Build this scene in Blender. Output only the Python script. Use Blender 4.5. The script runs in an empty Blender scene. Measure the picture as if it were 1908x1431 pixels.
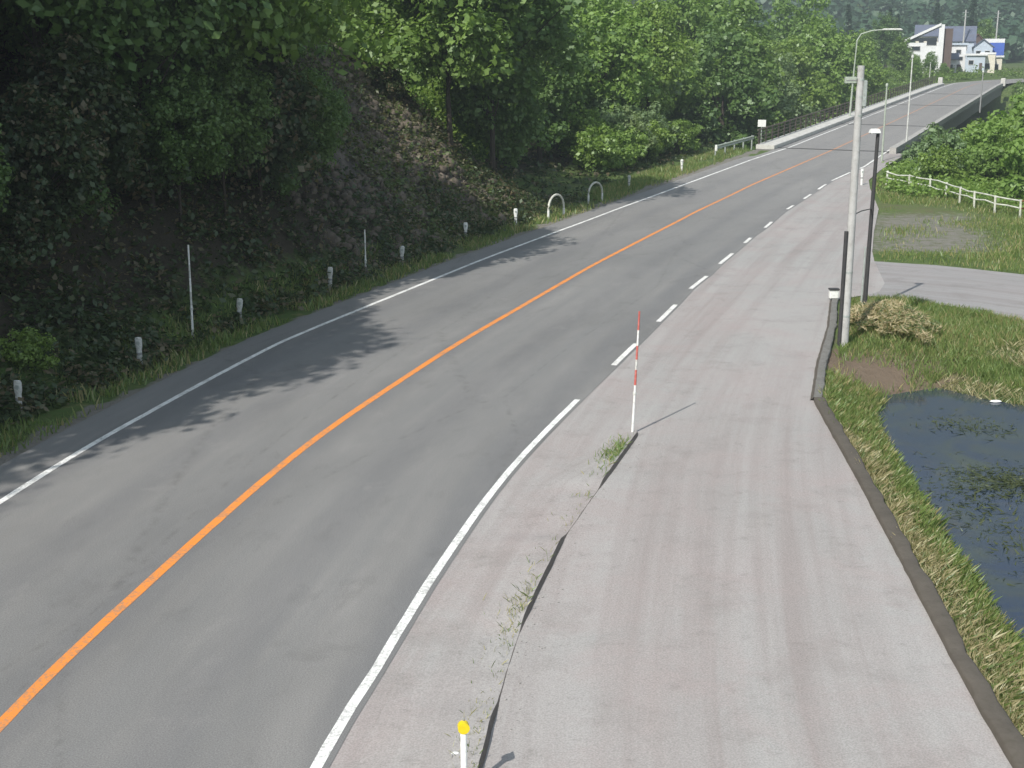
import bpy, bmesh, math
import numpy as np
from mathutils import Vector, Matrix

R = math.radians
S = bpy.context.scene
COL = S.collection

# ------------------------------------------------------------------ camera
PITCH = math.atan(605.5 / 2400.0)
cam_d = bpy.data.cameras.new('camera')
cam = bpy.data.objects.new('camera', cam_d)
COL.objects.link(cam)
cam.location = (0, 0, 7.0)
cam.rotation_euler = (R(90) - PITCH, 0, 0)
cam_d.sensor_width = 36.0
cam_d.lens = 36.0 * 2400.0 / 1908.0
cam_d.clip_start = 0.2
cam_d.clip_end = 6000
S.camera = cam

# ------------------------------------------------------------------ sky, sun, exposure
SUN_EL = 42.0
SUN_TRAVEL = (0.545, 0.838)                       # ground direction the light travels
sun_az = math.degrees(math.atan2(-SUN_TRAVEL[0], -SUN_TRAVEL[1]))
world = bpy.data.worlds.new('World')
S.world = world
world.use_nodes = True
wn = world.node_tree.nodes
wn.clear()
wo = wn.new('ShaderNodeOutputWorld')
wb = wn.new('ShaderNodeBackground')
ws = wn.new('ShaderNodeTexSky')
ws.sky_type = 'NISHITA'
ws.sun_disc = False
ws.sun_elevation = R(SUN_EL)
ws.sun_rotation = R(sun_az)
ws.air_density = 1.0
ws.dust_density = 1.2
ws.ozone_density = 1.0
wb.inputs['Strength'].default_value = 0.05
world.node_tree.links.new(ws.outputs[0], wb.inputs[0])
world.node_tree.links.new(wb.outputs[0], wo.inputs[0])

sun_d = bpy.data.lights.new('sun', 'SUN')
sun_d.energy = 5.0
sun_d.angle = R(0.5)
sun_d.color = (1.0, 0.95, 0.87)
sun = bpy.data.objects.new('sun', sun_d)
COL.objects.link(sun)
sun.location = (-30, -45, 60)
ce, se = math.cos(R(SUN_EL)), math.sin(R(SUN_EL))
sun.rotation_euler = Vector((SUN_TRAVEL[0] * ce, SUN_TRAVEL[1] * ce, -se)).to_track_quat('-Z', 'Y').to_euler()

S.view_settings.view_transform = 'Standard'
S.view_settings.look = 'None'
S.view_settings.exposure = 1.6
S.view_settings.gamma = 1.0
S.cycles.volume_step_rate = 4.0
S.cycles.volume_max_steps = 64
S.cycles.max_bounces = 6
S.cycles.transparent_max_bounces = 4
S.cycles.use_denoising = True

# ------------------------------------------------------------------ tagging and mesh helpers
def tag(o, label=None, cat=None, group=None, kind=None):
    if label: o['label'] = label
    if cat: o['category'] = cat
    if group: o['group'] = group
    if kind: o['kind'] = kind
    return o

def link(name, me, mat=None, parent=None):
    o = bpy.data.objects.new(name, me)
    COL.objects.link(o)
    if me is not None and mat is not None and len(me.materials) == 0:
        me.materials.append(mat)
    if parent is not None:
        o.parent = parent
    return o

def empty(name, loc=(0, 0, 0), rz=0.0):
    o = bpy.data.objects.new(name, None)
    COL.objects.link(o)
    o.location = loc
    o.rotation_euler = (0, 0, rz)
    o.empty_display_size = 0.2
    return o

def copy_tree(o, parent=None):
    c = o.copy()
    COL.objects.link(c)
    c.parent = parent
    for ch in [k for k in o.children]:
        copy_tree(ch, c)
    return c

def mesh_np(name, verts, faces, smooth=False, uv=None):
    """verts (n,3); faces (m,k) one face size."""
    verts = np.asarray(verts, np.float32)
    faces = np.asarray(faces, np.int32)
    me = bpy.data.meshes.new(name)
    n, m, k = len(verts), len(faces), faces.shape[1]
    me.vertices.add(n)
    me.vertices.foreach_set('co', verts.ravel())
    me.loops.add(m * k)
    me.loops.foreach_set('vertex_index', faces.ravel())
    me.polygons.add(m)
    me.polygons.foreach_set('loop_start', np.arange(0, m * k, k, dtype=np.int32))
    me.polygons.foreach_set('loop_total', np.full(m, k, np.int32))
    if smooth:
        me.polygons.foreach_set('use_smooth', np.ones(m, bool))
    if uv is not None:
        l = me.uv_layers.new(name='UVMap')
        l.data.foreach_set('uv', np.asarray(uv, np.float32)[faces.ravel()].ravel())
    me.update(calc_edges=True)
    return me

class MB:
    """collects simple solids, builds one mesh object"""
    def __init__(s):
        s.v, s.f = [], []
    def add(s, v, f):
        b = len(s.v)
        s.v += [tuple(p) for p in v]
        s.f += [tuple(i + b for i in q) for q in f]
    def box(s, c, size, rz=0.0, taper=1.0):
        x, y, z = [k / 2 for k in size]
        p = []
        for sz, t in ((-1, 1.0), (1, taper)):
            for sx, sy in ((-1, -1), (1, -1), (1, 1), (-1, 1)):
                a, b = sx * x * t, sy * y * t
                p.append((c[0] + a * math.cos(rz) - b * math.sin(rz), c[1] + a * math.sin(rz) + b * math.cos(rz), c[2] + sz * z))
        s.add(p, [(3, 2, 1, 0), (4, 5, 6, 7), (0, 1, 5, 4), (1, 2, 6, 5), (2, 3, 7, 6), (3, 0, 4, 7)])
    def tube(s, pts, radii, n=10, caps=True):
        pts = [Vector(p) for p in pts]
        if not hasattr(radii, '__len__'):
            radii = [radii] * len(pts)
        rings = []
        up = Vector((0, 0, 1))
        for i, p in enumerate(pts):
            t = (pts[min(i + 1, len(pts) - 1)] - pts[max(i - 1, 0)]).normalized()
            a = t.cross(up)
            if a.length < 0.05:
                a = t.cross(Vector((0, 1, 0)))
            a.normalize()
            b = t.cross(a).normalized()
            rings.append([p + (a * math.cos(2 * math.pi * k / n) + b * math.sin(2 * math.pi * k / n)) * radii[i] for k in range(n)])
        v = [q for r in rings for q in r]
        f = []
        for i in range(len(pts) - 1):
            for k in range(n):
                k2 = (k + 1) % n
                f.append((i * n + k, i * n + k2, (i + 1) * n + k2, (i + 1) * n + k))
        if caps:
            f.append(tuple(range(n - 1, -1, -1)))
            f.append(tuple((len(pts) - 1) * n + k for k in range(n)))
        s.add(v, f)
    def lathe(s, prof, n=14, base=(0, 0, 0), sx=1.0, sy=1.0):
        v, f = [], []
        for r, z in prof:
            for k in range(n):
                a = 2 * math.pi * k / n
                v.append((base[0] + r * sx * math.cos(a), base[1] + r * sy * math.sin(a), base[2] + z))
        for i in range(len(prof) - 1):
            for k in range(n):
                k2 = (k + 1) % n
                f.append((i * n + k, i * n + k2, (i + 1) * n + k2, (i + 1) * n + k))
        f.append(tuple(range(n - 1, -1, -1)))
        f.append(tuple((len(prof) - 1) * n + k for k in range(n)))
        s.add(v, f)
    def build(s, name, mat, parent=None, smooth=False, bevel=0.0):
        me = bpy.data.meshes.new(name)
        me.from_pydata(s.v, [], s.f)
        bm = bmesh.new()
        bm.from_mesh(me)
        bmesh.ops.recalc_face_normals(bm, faces=bm.faces)
        if bevel > 0:
            bmesh.ops.bevel(bm, geom=list(bm.edges), offset=bevel, segments=2, affect='EDGES', clamp_overlap=True)
        bm.to_mesh(me)
        bm.free()
        if smooth:
            for p in me.polygons:
                p.use_smooth = True
            me.set_sharp_from_angle(angle=R(40))
        me.update()
        return link(name, me, mat, parent)

# ------------------------------------------------------------------ materials
class NT:
    def __init__(s, name):
        s.m = bpy.data.materials.new(name)
        s.m.use_nodes = True
        s.t = s.m.node_tree
        s.t.nodes.clear()
        s.out = s.n('ShaderNodeOutputMaterial')
    def n(s, typ, **kw):
        nd = s.t.nodes.new(typ)
        for k, v in kw.items():
            setattr(nd, k, v)
        return nd
    def l(s, a, b):
        s.t.links.new(a, b)
    def val(s, sock, v):
        if hasattr(v, 'is_linked') or hasattr(v, 'links'):
            s.l(v, sock)
        else:
            sock.default_value = v
    def noise(s, vec, scale, detail=4, rough=0.6, dist=0.0):
        nd = s.n('ShaderNodeTexNoise')
        nd.inputs['Scale'].default_value = scale
        nd.inputs['Detail'].default_value = detail
        nd.inputs['Roughness'].default_value = rough
        nd.inputs['Distortion'].default_value = dist
        if vec is not None: s.l(vec, nd.inputs['Vector'])
        return nd.outputs[0]
    def mapr(s, vec, scale=(1, 1, 1), loc=(0, 0, 0)):
        nd = s.n('ShaderNodeMapping')
        nd.inputs['Scale'].default_value = scale
        nd.inputs['Location'].default_value = loc
        s.l(vec, nd.inputs['Vector'])
        return nd.outputs[0]
    def ramp(s, fac, stops, interp='LINEAR'):
        nd = s.n('ShaderNodeValToRGB')
        nd.color_ramp.interpolation = interp
        el = nd.color_ramp.elements
        while len(el) > 1:
            el.remove(el[-1])
        for i, (p, c) in enumerate(stops):
            e = el[0] if i == 0 else el.new(p)
            e.position = p
            e.color = (c[0], c[1], c[2], 1) if hasattr(c, '__len__') else (c, c, c, 1)
        s.l(fac, nd.inputs[0])
        return nd.outputs[0]
    def mix(s, fac, a, b, mode='MIX'):
        nd = s.n('ShaderNodeMix', data_type='RGBA', blend_type=mode)
        s.val(nd.inputs[0], fac)
        for sock, v in ((nd.inputs[6], a), (nd.inputs[7], b)):
            if hasattr(v, 'links'):
                s.l(v, sock)
            else:
                sock.default_value = (v[0], v[1], v[2], 1) if hasattr(v, '__len__') else (v, v, v, 1)
        return nd.outputs[2]
    def math(s, op, a, b=0.0):
        nd = s.n('ShaderNodeMath', operation=op)
        s.val(nd.inputs[0], a)
        s.val(nd.inputs[1], b)
        return nd.outputs[0]
    def bump(s, h, strength=0.3, dist=0.02):
        nd = s.n('ShaderNodeBump')
        nd.inputs['Strength'].default_value = strength
        nd.inputs['Distance'].default_value = dist
        s.l(h, nd.inputs['Height'])
        return nd.outputs[0]
    def principled(s, color, rough=0.8, metal=0.0, normal=None, spec=0.3, **kw):
        nd = s.n('ShaderNodeBsdfPrincipled')
        if hasattr(color, 'links'): s.l(color, nd.inputs['Base Color'])
        else: nd.inputs['Base Color'].default_value = (color[0], color[1], color[2], 1)
        s.val(nd.inputs['Roughness'], rough)
        nd.inputs['Metallic'].default_value = metal
        nd.inputs['Specular IOR Level'].default_value = spec
        if normal is not None: s.l(normal, nd.inputs['Normal'])
        for k, v in kw.items():
            nd.inputs[k.replace('_', ' ')].default_value = v
        s.l(nd.outputs[0], s.out.inputs[0])
        return nd
    def obj(s): return s.n('ShaderNodeTexCoord').outputs['Object']
    def pos(s): return s.n('ShaderNodeNewGeometry').outputs['Position']
    def uv(s): return s.n('ShaderNodeTexCoord').outputs['UV']

def simple_mat(name, color, rough=0.6, metal=0.0, vary=0.18, scale=6.0, dirt=(0.12, 0.10, 0.08), dirt_amt=0.35, spec=0.3):
    k = NT(name)
    p = k.obj()
    n1 = k.noise(p, scale, 5, 0.65)
    n2 = k.noise(p, scale * 3.7, 4, 0.6)
    c = k.mix(k.ramp(n1, [(0.35, 0.0), (0.75, 1.0)]), tuple(x * (1 - vary) for x in color), tuple(min(1, x * (1 + vary * 0.5)) for x in color))
    c = k.mix(k.math('MULTIPLY', k.ramp(n2, [(0.5, 0.0), (0.72, 1.0)]), dirt_amt), c, dirt)
    k.principled(c, rough, metal, k.bump(n2, 0.15, 0.01), spec)
    return k.m

def asphalt_mat():
    k = NT('asphalt')
    uv = k.uv()
    sep = k.n('ShaderNodeSeparateXYZ'); k.l(uv, sep.inputs[0])
    u = sep.outputs[0]
    long_n = k.noise(k.mapr(uv, (1.3, 0.045, 1)), 1.0, 4, 0.6)
    patch = k.noise(k.mapr(uv, (0.35, 0.10, 1)), 1.0, 5, 0.65, 0.5)
    mid = k.noise(k.mapr(uv, (2.4, 0.5, 1)), 1.0, 5, 0.7)
    grain = k.noise(uv, 55.0, 3, 0.7)
    # worn wheel paths, paler and smoother, on both lanes
    wave = k.math('COSINE', k.math('MULTIPLY', k.math('ABSOLUTE', u), 3.35))
    c = k.mix(k.ramp(patch, [(0.3, 0.0), (0.7, 1.0)]), (0.152, 0.151, 0.150), (0.248, 0.242, 0.236))
    c = k.mix(k.ramp(long_n, [(0.35, 0.0), (0.7, 1.0)]), c, (0.184, 0.184, 0.184))
    c = k.mix(k.math('MULTIPLY', k.ramp(wave, [(0.0, 0.0), (1.0, 1.0)]), 0.38), c, (0.128, 0.130, 0.138))
    c = k.mix(k.math('MULTIPLY', k.ramp(mid, [(0.42, 0.0), (0.78, 1.0)]), 0.30), c, (0.232, 0.226, 0.218))
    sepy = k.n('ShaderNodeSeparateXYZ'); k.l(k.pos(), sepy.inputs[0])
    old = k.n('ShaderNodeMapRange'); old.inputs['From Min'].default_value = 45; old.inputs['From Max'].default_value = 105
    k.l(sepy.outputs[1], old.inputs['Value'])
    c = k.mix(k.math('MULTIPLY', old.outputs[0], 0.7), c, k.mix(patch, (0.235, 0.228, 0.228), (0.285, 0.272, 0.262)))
    blot = k.noise(k.mapr(uv, (1.1, 0.7, 1)), 0.8, 6, 0.75, 0.3)
    c = k.mix(k.math('MULTIPLY', k.ramp(blot, [(0.56, 0.0), (0.74, 1.0)]), 0.45), c, (0.115, 0.113, 0.112))
    c = k.mix(k.math('MULTIPLY', k.ramp(blot, [(0.28, 1.0), (0.42, 0.0)]), 0.35), c, (0.265, 0.258, 0.250))
    seam = k.n('ShaderNodeTexVoronoi', feature='DISTANCE_TO_EDGE')
    seam.inputs['Scale'].default_value = 1.0
    k.l(k.mapr(uv, (0.30, 0.055, 1)), seam.inputs['Vector'])
    fine = k.noise(uv, 3.0, 4, 0.7)
    c = k.mix(k.math('MULTIPLY', k.ramp(seam.outputs[0], [(0.0, 1.0), (0.012, 0.0)]), k.math('MULTIPLY', k.ramp(fine, [(0.45, 0.0), (0.6, 1.0)]), 0.35)), c, (0.09, 0.088, 0.085))
    c = k.mix(0.75, c, k.ramp(grain, [(0.32, 0.62), (0.68, 1.40)]), 'MULTIPLY')
    k.principled(c, 0.86, 0, k.bump(grain, 0.5, 0.006), 0.25)
    return k.m

def apron_mat(name='worn_apron', tint=1.0, tone=1.0):
    k = NT(name)
    uv = k.uv()
    sep = k.n('ShaderNodeSeparateXYZ'); k.l(uv, sep.inputs[0])
    streak = k.noise(k.mapr(uv, (1.9, 0.05, 1)), 1.0, 4, 0.6, 0.2)
    streak2 = k.noise(k.mapr(uv, (4.5, 0.10, 1), (7, 3, 0)), 1.0, 4, 0.6)
    patch = k.noise(k.pos(), 0.16, 5, 0.6, 0.5)
    blot = k.noise(k.pos(), 0.9, 5, 0.65)
    grain = k.noise(k.pos(), 45.0, 3, 0.7)
    c = k.mix(k.ramp(patch, [(0.38, 0.0), (0.62, 1.0)]), (0.325, 0.318, 0.311), (0.350, 0.328, 0.321))
    c = k.mix(k.math('MULTIPLY', k.ramp(streak, [(0.42, 0.0), (0.70, 1.0)]), 0.62), c, (0.245, 0.210, 0.202))
    c = k.mix(k.math('MULTIPLY', k.ramp(streak2, [(0.5, 0.0), (0.75, 1.0)]), 0.45), c, (0.365, 0.348, 0.338))
    pink = k.noise(k.pos(), 0.42, 6, 0.72, 0.6)
    c = k.mix(k.math('MULTIPLY', k.ramp(pink, [(0.46, 0.0), (0.66, 1.0)]), 0.55 * tint), c, (0.325, 0.276, 0.268))
    c = k.mix(k.math('MULTIPLY', k.ramp(blot, [(0.52, 0.0), (0.75, 1.0)]), 0.5), c, (0.215, 0.196, 0.186))
    spot = k.noise(k.pos(), 3.6, 5, 0.75)
    c = k.mix(k.math('MULTIPLY', k.ramp(spot, [(0.58, 0.0), (0.74, 1.0)]), 0.35), c, (0.16, 0.15, 0.142))
    c = k.mix(0.6, c, k.ramp(grain, [(0.32, 0.68), (0.68, 1.34)]), 'MULTIPLY')
    if tone < 1.0:
        c = k.mix(1.0, c, (tone * 0.985, tone, tone * 1.02), 'MULTIPLY')
    k.principled(c, 0.9, 0, k.bump(grain, 0.5, 0.006), 0.2)
    return k.m

def paint_mat(name, col, worn=(0.17, 0.17, 0.17), amt=0.6, lo=0.52, hi=0.66, fade=None):
    k = NT(name)
    p = k.pos()
    n1 = k.noise(p, 2.2, 6, 0.75)
    n2 = k.noise(p, 26.0, 4, 0.7)
    n3 = k.noise(p, 0.22, 3, 0.5)
    w = k.math('MULTIPLY', k.ramp(k.math('ADD', k.math('MULTIPLY', n1, 0.5), k.math('MULTIPLY', n2, 0.5)), [(lo, 0.0), (hi, 1.0)]), amt)
    c = k.mix(k.ramp(n3, [(0.3, 0.0), (0.7, 0.28)]), col, tuple(x * 0.72 for x in col))
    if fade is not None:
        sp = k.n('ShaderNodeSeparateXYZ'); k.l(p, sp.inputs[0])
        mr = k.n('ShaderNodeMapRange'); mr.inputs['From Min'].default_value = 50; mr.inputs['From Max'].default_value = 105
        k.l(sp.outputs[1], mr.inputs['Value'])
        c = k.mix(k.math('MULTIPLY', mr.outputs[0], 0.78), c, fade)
    c = k.mix(w, c, worn)
    k.principled(c, 0.7, 0, k.bump(n2, 0.3, 0.003), 0.3)
    return k.m

def ground_mat():
    k = NT('earth_and_turf')
    p = k.pos()
    at = k.n('ShaderNodeAttribute', attribute_name='cover')
    sep = k.n('ShaderNodeSeparateColor'); k.l(at.outputs['Color'], sep.inputs[0])
    turf, rock, gravel = sep.outputs[0], sep.outputs[1], sep.outputs[2]
    n1 = k.noise(p, 0.35, 5, 0.6)
    n2 = k.noise(p, 2.6, 6, 0.7)
    n3 = k.noise(p, 14.0, 4, 0.7)
    soil = k.mix(n2, (0.115, 0.085, 0.060), (0.20, 0.155, 0.115))
    green = k.mix(k.ramp(n1, [(0.3, 0.0), (0.7, 1.0)]), (0.055, 0.10, 0.026), (0.10, 0.15, 0.045))
    green = k.mix(k.ramp(n2, [(0.5, 0.0), (0.75, 0.8)]), green, (0.20, 0.18, 0.085))
    c = k.mix(k.ramp(k.math('ADD', turf, k.math('MULTIPLY', k.math('ADD', n2, -0.5), 0.7)), [(0.4, 0.0), (0.6, 1.0)]), soil, green)
    n4 = k.noise(p, 60.0, 3, 0.7)
    grav = k.mix(k.ramp(n4, [(0.3, 0.0), (0.7, 1.0)]), (0.12, 0.112, 0.10), (0.29, 0.27, 0.245))
    c = k.mix(k.ramp(k.math('ADD', gravel, k.math('MULTIPLY', k.math('ADD', n2, -0.5), 0.8)), [(0.4, 0.0), (0.6, 1.0)]), c, grav)
    shade_col = k.mix(n3, (0.020, 0.020, 0.015), (0.075, 0.062, 0.045))  # dark tone that paints shade onto the bank and under the trees
    c = k.mix(k.ramp(k.math('ADD', at.outputs['Alpha'], k.math('MULTIPLY', k.math('ADD', n2, -0.5), 0.9)), [(0.4, 0.0), (0.6, 1.0)]), c, shade_col)
    rk = k.mix(k.ramp(k.noise(k.mapr(p, (1.0, 1.0, 0.45)), 2.0, 6, 0.7), [(0.3, 0.0), (0.7, 1.0)]), (0.050, 0.047, 0.048), (0.19, 0.165, 0.14))
    c = k.mix(k.ramp(k.math('ADD', rock, k.math('MULTIPLY', k.math('ADD', n1, -0.5), 0.9)), [(0.42, 0.0), (0.58, 1.0)]), c, rk)
    k.principled(c, 0.95, 0, k.bump(k.math('ADD', n2, k.math('MULTIPLY', n3, 0.5)), 0.7, 0.12), 0.15)
    return k.m

def leaf_mat(name, dark, light, dry=None, dry_amt=0.0, trans=0.42):
    k = NT(name)
    geo = k.n('ShaderNodeNewGeometry')
    rnd = geo.outputs['Random Per Island']
    oi = k.n('ShaderNodeObjectInfo').outputs['Random']
    big = k.noise(geo.outputs['Position'], 0.45, 3, 0.6)
    f = k.math('ADD', k.math('MULTIPLY', rnd, 0.42), k.math('MULTIPLY', big, 0.58))
    c = k.mix(k.ramp(f, [(0.2, 0.0), (0.8, 1.0)]), dark, light)
    c = k.mix(k.math('MULTIPLY', oi, 0.45), c, tuple(a * b for a, b in zip(light, (0.72, 0.88, 1.05))))
    if dry is not None:
        c = k.mix(k.ramp(k.math('ADD', rnd, k.math('MULTIPLY', k.math('ADD', big, -0.5), 1.2)), [(1 - dry_amt - 0.08, 0.0), (1 - dry_amt + 0.08, 1.0)]), c, dry)
    d = k.n('ShaderNodeBsdfDiffuse'); k.l(c, d.inputs[0])
    t = k.n('ShaderNodeBsdfTranslucent')
    k.l(k.mix(1.0, c, (1.15, 1.25, 0.6), 'MULTIPLY'), t.inputs[0])
    g = k.n('ShaderNodeBsdfGlossy'); g.inputs['Roughness'].default_value = 0.45
    g.inputs[0].default_value = (0.7, 0.8, 0.7, 1)
    m1 = k.n('ShaderNodeMixShader'); m1.inputs[0].default_value = trans
    k.l(d.outputs[0], m1.inputs[1]); k.l(t.outputs[0], m1.inputs[2])
    m2 = k.n('ShaderNodeMixShader'); m2.inputs[0].default_value = 0.045
    k.l(m1.outputs[0], m2.inputs[1]); k.l(g.outputs[0], m2.inputs[2])
    k.l(m2.outputs[0], k.out.inputs[0])
    return k.m

def bark_mat():
    k = NT('bark')
    p = k.obj()
    n = k.noise(k.mapr(p, (6, 6, 1.2)), 1.5, 5, 0.7)
    k.principled(k.mix(n, (0.030, 0.026, 0.022), (0.095, 0.080, 0.066)), 0.95, 0, k.bump(n, 0.8, 0.03), 0.1)
    return k.m

def water_mat():
    k = NT('pond_water')
    p = k.pos()
    n1 = k.noise(p, 0.7, 5, 0.7, 0.8)
    n2 = k.noise(p, 2.6, 6, 0.75, 0.5)
    c = k.mix(k.ramp(n1, [(0.42, 0.0), (0.66, 1.0)]), (0.026, 0.040, 0.070), (0.046, 0.060, 0.054))  # part of the blue is sky reflection put into the base colour
    c = k.mix(k.math('MULTIPLY', k.ramp(n2, [(0.52, 0.0), (0.70, 1.0)]), 0.55), c, (0.066, 0.064, 0.046))
    w = k.noise(k.mapr(p, (1.0, 1.8, 1)), 3.0, 3, 0.6)
    k.principled(c, 0.06, 0, k.bump(w, 0.07, 0.02), 0.5, IOR=1.333)
    return k.m

M = dict(
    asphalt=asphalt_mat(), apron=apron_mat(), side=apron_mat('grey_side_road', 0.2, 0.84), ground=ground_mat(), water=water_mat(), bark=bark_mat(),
    white_line=paint_mat('white_road_paint', (0.84, 0.84, 0.82), (0.28, 0.28, 0.275), 0.8, 0.46, 0.60),
    dash_line=paint_mat('worn_white_road_paint', (0.85, 0.84, 0.81), (0.30, 0.29, 0.28), 0.85, 0.46, 0.60),
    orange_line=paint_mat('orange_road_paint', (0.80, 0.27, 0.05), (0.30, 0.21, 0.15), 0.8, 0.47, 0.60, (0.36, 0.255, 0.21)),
    concrete=simple_mat('concrete', (0.40, 0.39, 0.37), 0.9, scale=2.0),
    pole_concrete=simple_mat('pole_concrete', (0.46, 0.46, 0.45), 0.85, scale=2.5, dirt_amt=0.25),
    dark_concrete=simple_mat('mossy_concrete', (0.105, 0.092, 0.078), 0.95, scale=3.0, dirt=(0.05, 0.05, 0.03)),
    kerb_grey=simple_mat('kerb_grey', (0.18, 0.175, 0.165), 0.9, scale=3.0, dirt=(0.09, 0.085, 0.06), dirt_amt=0.6),
    kerb_brown=simple_mat('kerb_brown', (0.17, 0.15, 0.135), 0.95, scale=5.0, dirt=(0.08, 0.07, 0.05), dirt_amt=0.6),  # island kerb face, its dark colour holds dirt and the face's shade
    pale_concrete=simple_mat('pale_concrete', (0.58, 0.57, 0.54), 0.85, scale=1.5, dirt_amt=0.25),
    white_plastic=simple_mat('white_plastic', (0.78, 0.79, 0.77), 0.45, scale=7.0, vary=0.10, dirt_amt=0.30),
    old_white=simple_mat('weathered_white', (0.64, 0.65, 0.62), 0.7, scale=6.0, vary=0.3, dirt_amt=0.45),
    fence_white=simple_mat('fence_white', (0.66, 0.67, 0.60), 0.6, scale=3.0, vary=0.3, dirt=(0.2, 0.2, 0.12), dirt_amt=0.6),
    reflector=simple_mat('amber_reflector', (0.75, 0.58, 0.02), 0.3, scale=20.0, vary=0.1, dirt_amt=0.1),
    grey_band=simple_mat('grey_band', (0.30, 0.305, 0.31), 0.6),
    red=simple_mat('faded_red', (0.55, 0.12, 0.10), 0.6, scale=9.0, vary=0.25, dirt=(0.6, 0.45, 0.4), dirt_amt=0.4),
    dark_steel=simple_mat('dark_steel', (0.055, 0.055, 0.058), 0.6, 0.2),
    galv=simple_mat('galvanised_steel', (0.42, 0.46, 0.44), 0.5, 0.3, scale=4.0),
    pale_green=simple_mat('pale_green_steel', (0.40, 0.45, 0.38), 0.5, 0.0, scale=4.0),
    rail_brown=simple_mat('brown_rail_paint', (0.13, 0.105, 0.09), 0.6, 0.1, scale=4.0),
    rust=simple_mat('rust', (0.22, 0.09, 0.04), 0.9, 0.1, scale=9.0),
    rock=simple_mat('broken_rock', (0.15, 0.125, 0.10), 0.95, scale=1.5, vary=0.45, dirt=(0.06, 0.055, 0.045), dirt_amt=0.5),
    deck=simple_mat('bridge_girder', (0.22, 0.215, 0.21), 0.85, scale=0.8),
    joint=simple_mat('steel_joint', (0.06, 0.058, 0.056), 0.6, 0.3),
)
LEAF = dict(
    a=leaf_mat('leaf_broad', (0.080, 0.138, 0.026), (0.235, 0.345, 0.080)),
    b=leaf_mat('leaf_fresh', (0.100, 0.168, 0.028), (0.278, 0.390, 0.085)),
    c=leaf_mat('leaf_deep', (0.056, 0.106, 0.028), (0.170, 0.258, 0.068)),
    d=leaf_mat('leaf_grey', (0.102, 0.150, 0.060), (0.262, 0.340, 0.148)),
    needle=leaf_mat('needle', (0.014, 0.036, 0.018), (0.040, 0.075, 0.036), trans=0.15),
    under=leaf_mat('leaf_undergrowth', (0.022, 0.040, 0.014), (0.085, 0.115, 0.040), (0.17, 0.135, 0.085), 0.22),  # leaf colour darkened to deepen the shade on the bank
    grass=leaf_mat('grass_blade', (0.112, 0.165, 0.040), (0.262, 0.325, 0.100), (0.38, 0.33, 0.17), 0.20),
    dry=leaf_mat('dry_grass_blade', (0.34, 0.28, 0.16), (0.58, 0.50, 0.30), (0.12, 0.17, 0.05), 0.30),
    straw=leaf_mat('straw', (0.42, 0.32, 0.21), (0.68, 0.59, 0.37), (0.12, 0.17, 0.06), 0.24),
    forest=leaf_mat('far_forest', (0.030, 0.072, 0.040), (0.090, 0.150, 0.075), trans=0.3),
    creeper=leaf_mat('creeper', (0.10, 0.085, 0.05), (0.27, 0.235, 0.14), (0.10, 0.15, 0.04), 0.40),
    weed=leaf_mat('water_weed', (0.045, 0.060, 0.028), (0.12, 0.135, 0.060)),
)

# ------------------------------------------------------------------ alignment of the road
GR = 0.022
def zr(Y):
    Y = np.asarray(Y, float)
    return GR * np.where(Y < 55, 0, np.where(Y < 75, (Y - 55) ** 2 / 40, Y - 65))

_c = np.array([(-5.6, -60), (-5.85, -20), (-5.95, 0), (-5.85, 7), (-5.58, 12.71), (-5.37, 14.27), (-5.08, 16.11), (-4.71, 18.36), (-4.22, 21.24),
               (-3.66, 23.84), (-2.91, 26.6), (-1.41, 31.83), (0.75, 38.39), (2.72, 44.41), (5.3, 51.58), (8.8, 61.19), (13.37, 72.49),
               (19.21, 85.44), (23.6, 95.24), (66.9, 195.24), (74.0, 210.5), (83.5, 222.5), (99, 234), (130, 249), (420, 395.24)])
_Y = np.arange(-60, 395, 0.5)
_X = np.interp(_Y, _c[:, 1], _c[:, 0])
_k = np.hanning(15); _k /= _k.sum()
_pad = np.concatenate([np.full(7, _X[0]), _X, _X[-1] + np.arange(1, 8) * (_X[-1] - _X[-2])])
_X = np.convolve(_pad, _k, 'valid')
_T = np.gradient(_X, _Y)
_h = np.arctan(_T)
def cx(Y): return np.interp(Y, _Y, _X)
def hd(Y): return np.interp(Y, _Y, _h)
def rp(Y, d, dz=0.0):
    """world point at station Y and offset d to the right of the orange line"""
    th = hd(Y)
    x = cx(Y) + d * np.cos(th); y = Y - d * np.sin(th)
    return x, y, zr(y) + dz
def dist_road(x, y):
    """signed offset and station for many points"""
    st = np.array(y, float)
    for _ in range(4):
        th = hd(st)
        st = st + ((x - cx(st)) * np.sin(th) + (y - st) * np.cos(th)) * np.cos(th)
        st = np.clip(st, -59, 394)
    th = hd(st)
    return (x - cx(st)) * np.cos(th) - (y - st) * np.sin(th), st

def smooth(a, b, x):
    t = np.clip((np.asarray(x, float) - a) / (b - a), 0, 1)
    return t * t * (3 - 2 * t)

_rs = np.random.RandomState(5)
_g = _rs.rand(64, 64)
def vnoise(x, y, s=1.0):
    x = np.asarray(x, float) * s + 1000; y = np.asarray(y, float) * s + 1000
    xi = np.floor(x).astype(int); yi = np.floor(y).astype(int)
    fx = x - xi; fy = y - yi
    fx = fx * fx * (3 - 2 * fx); fy = fy * fy * (3 - 2 * fy)
    g = lambda a, b: _g[a % 64, b % 64]
    return (g(xi, yi) * (1 - fx) + g(xi + 1, yi) * fx) * (1 - fy) + (g(xi, yi + 1) * (1 - fx) + g(xi + 1, yi + 1) * fx) * fy
def fbm(x, y, s=1.0, o=4):
    a, t, w = 1.0, 0.0, 0.0
    for i in range(o):
        t = t + a * vnoise(x, y, s * 2 ** i); w += a; a *= 0.5
    return t / w

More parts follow.
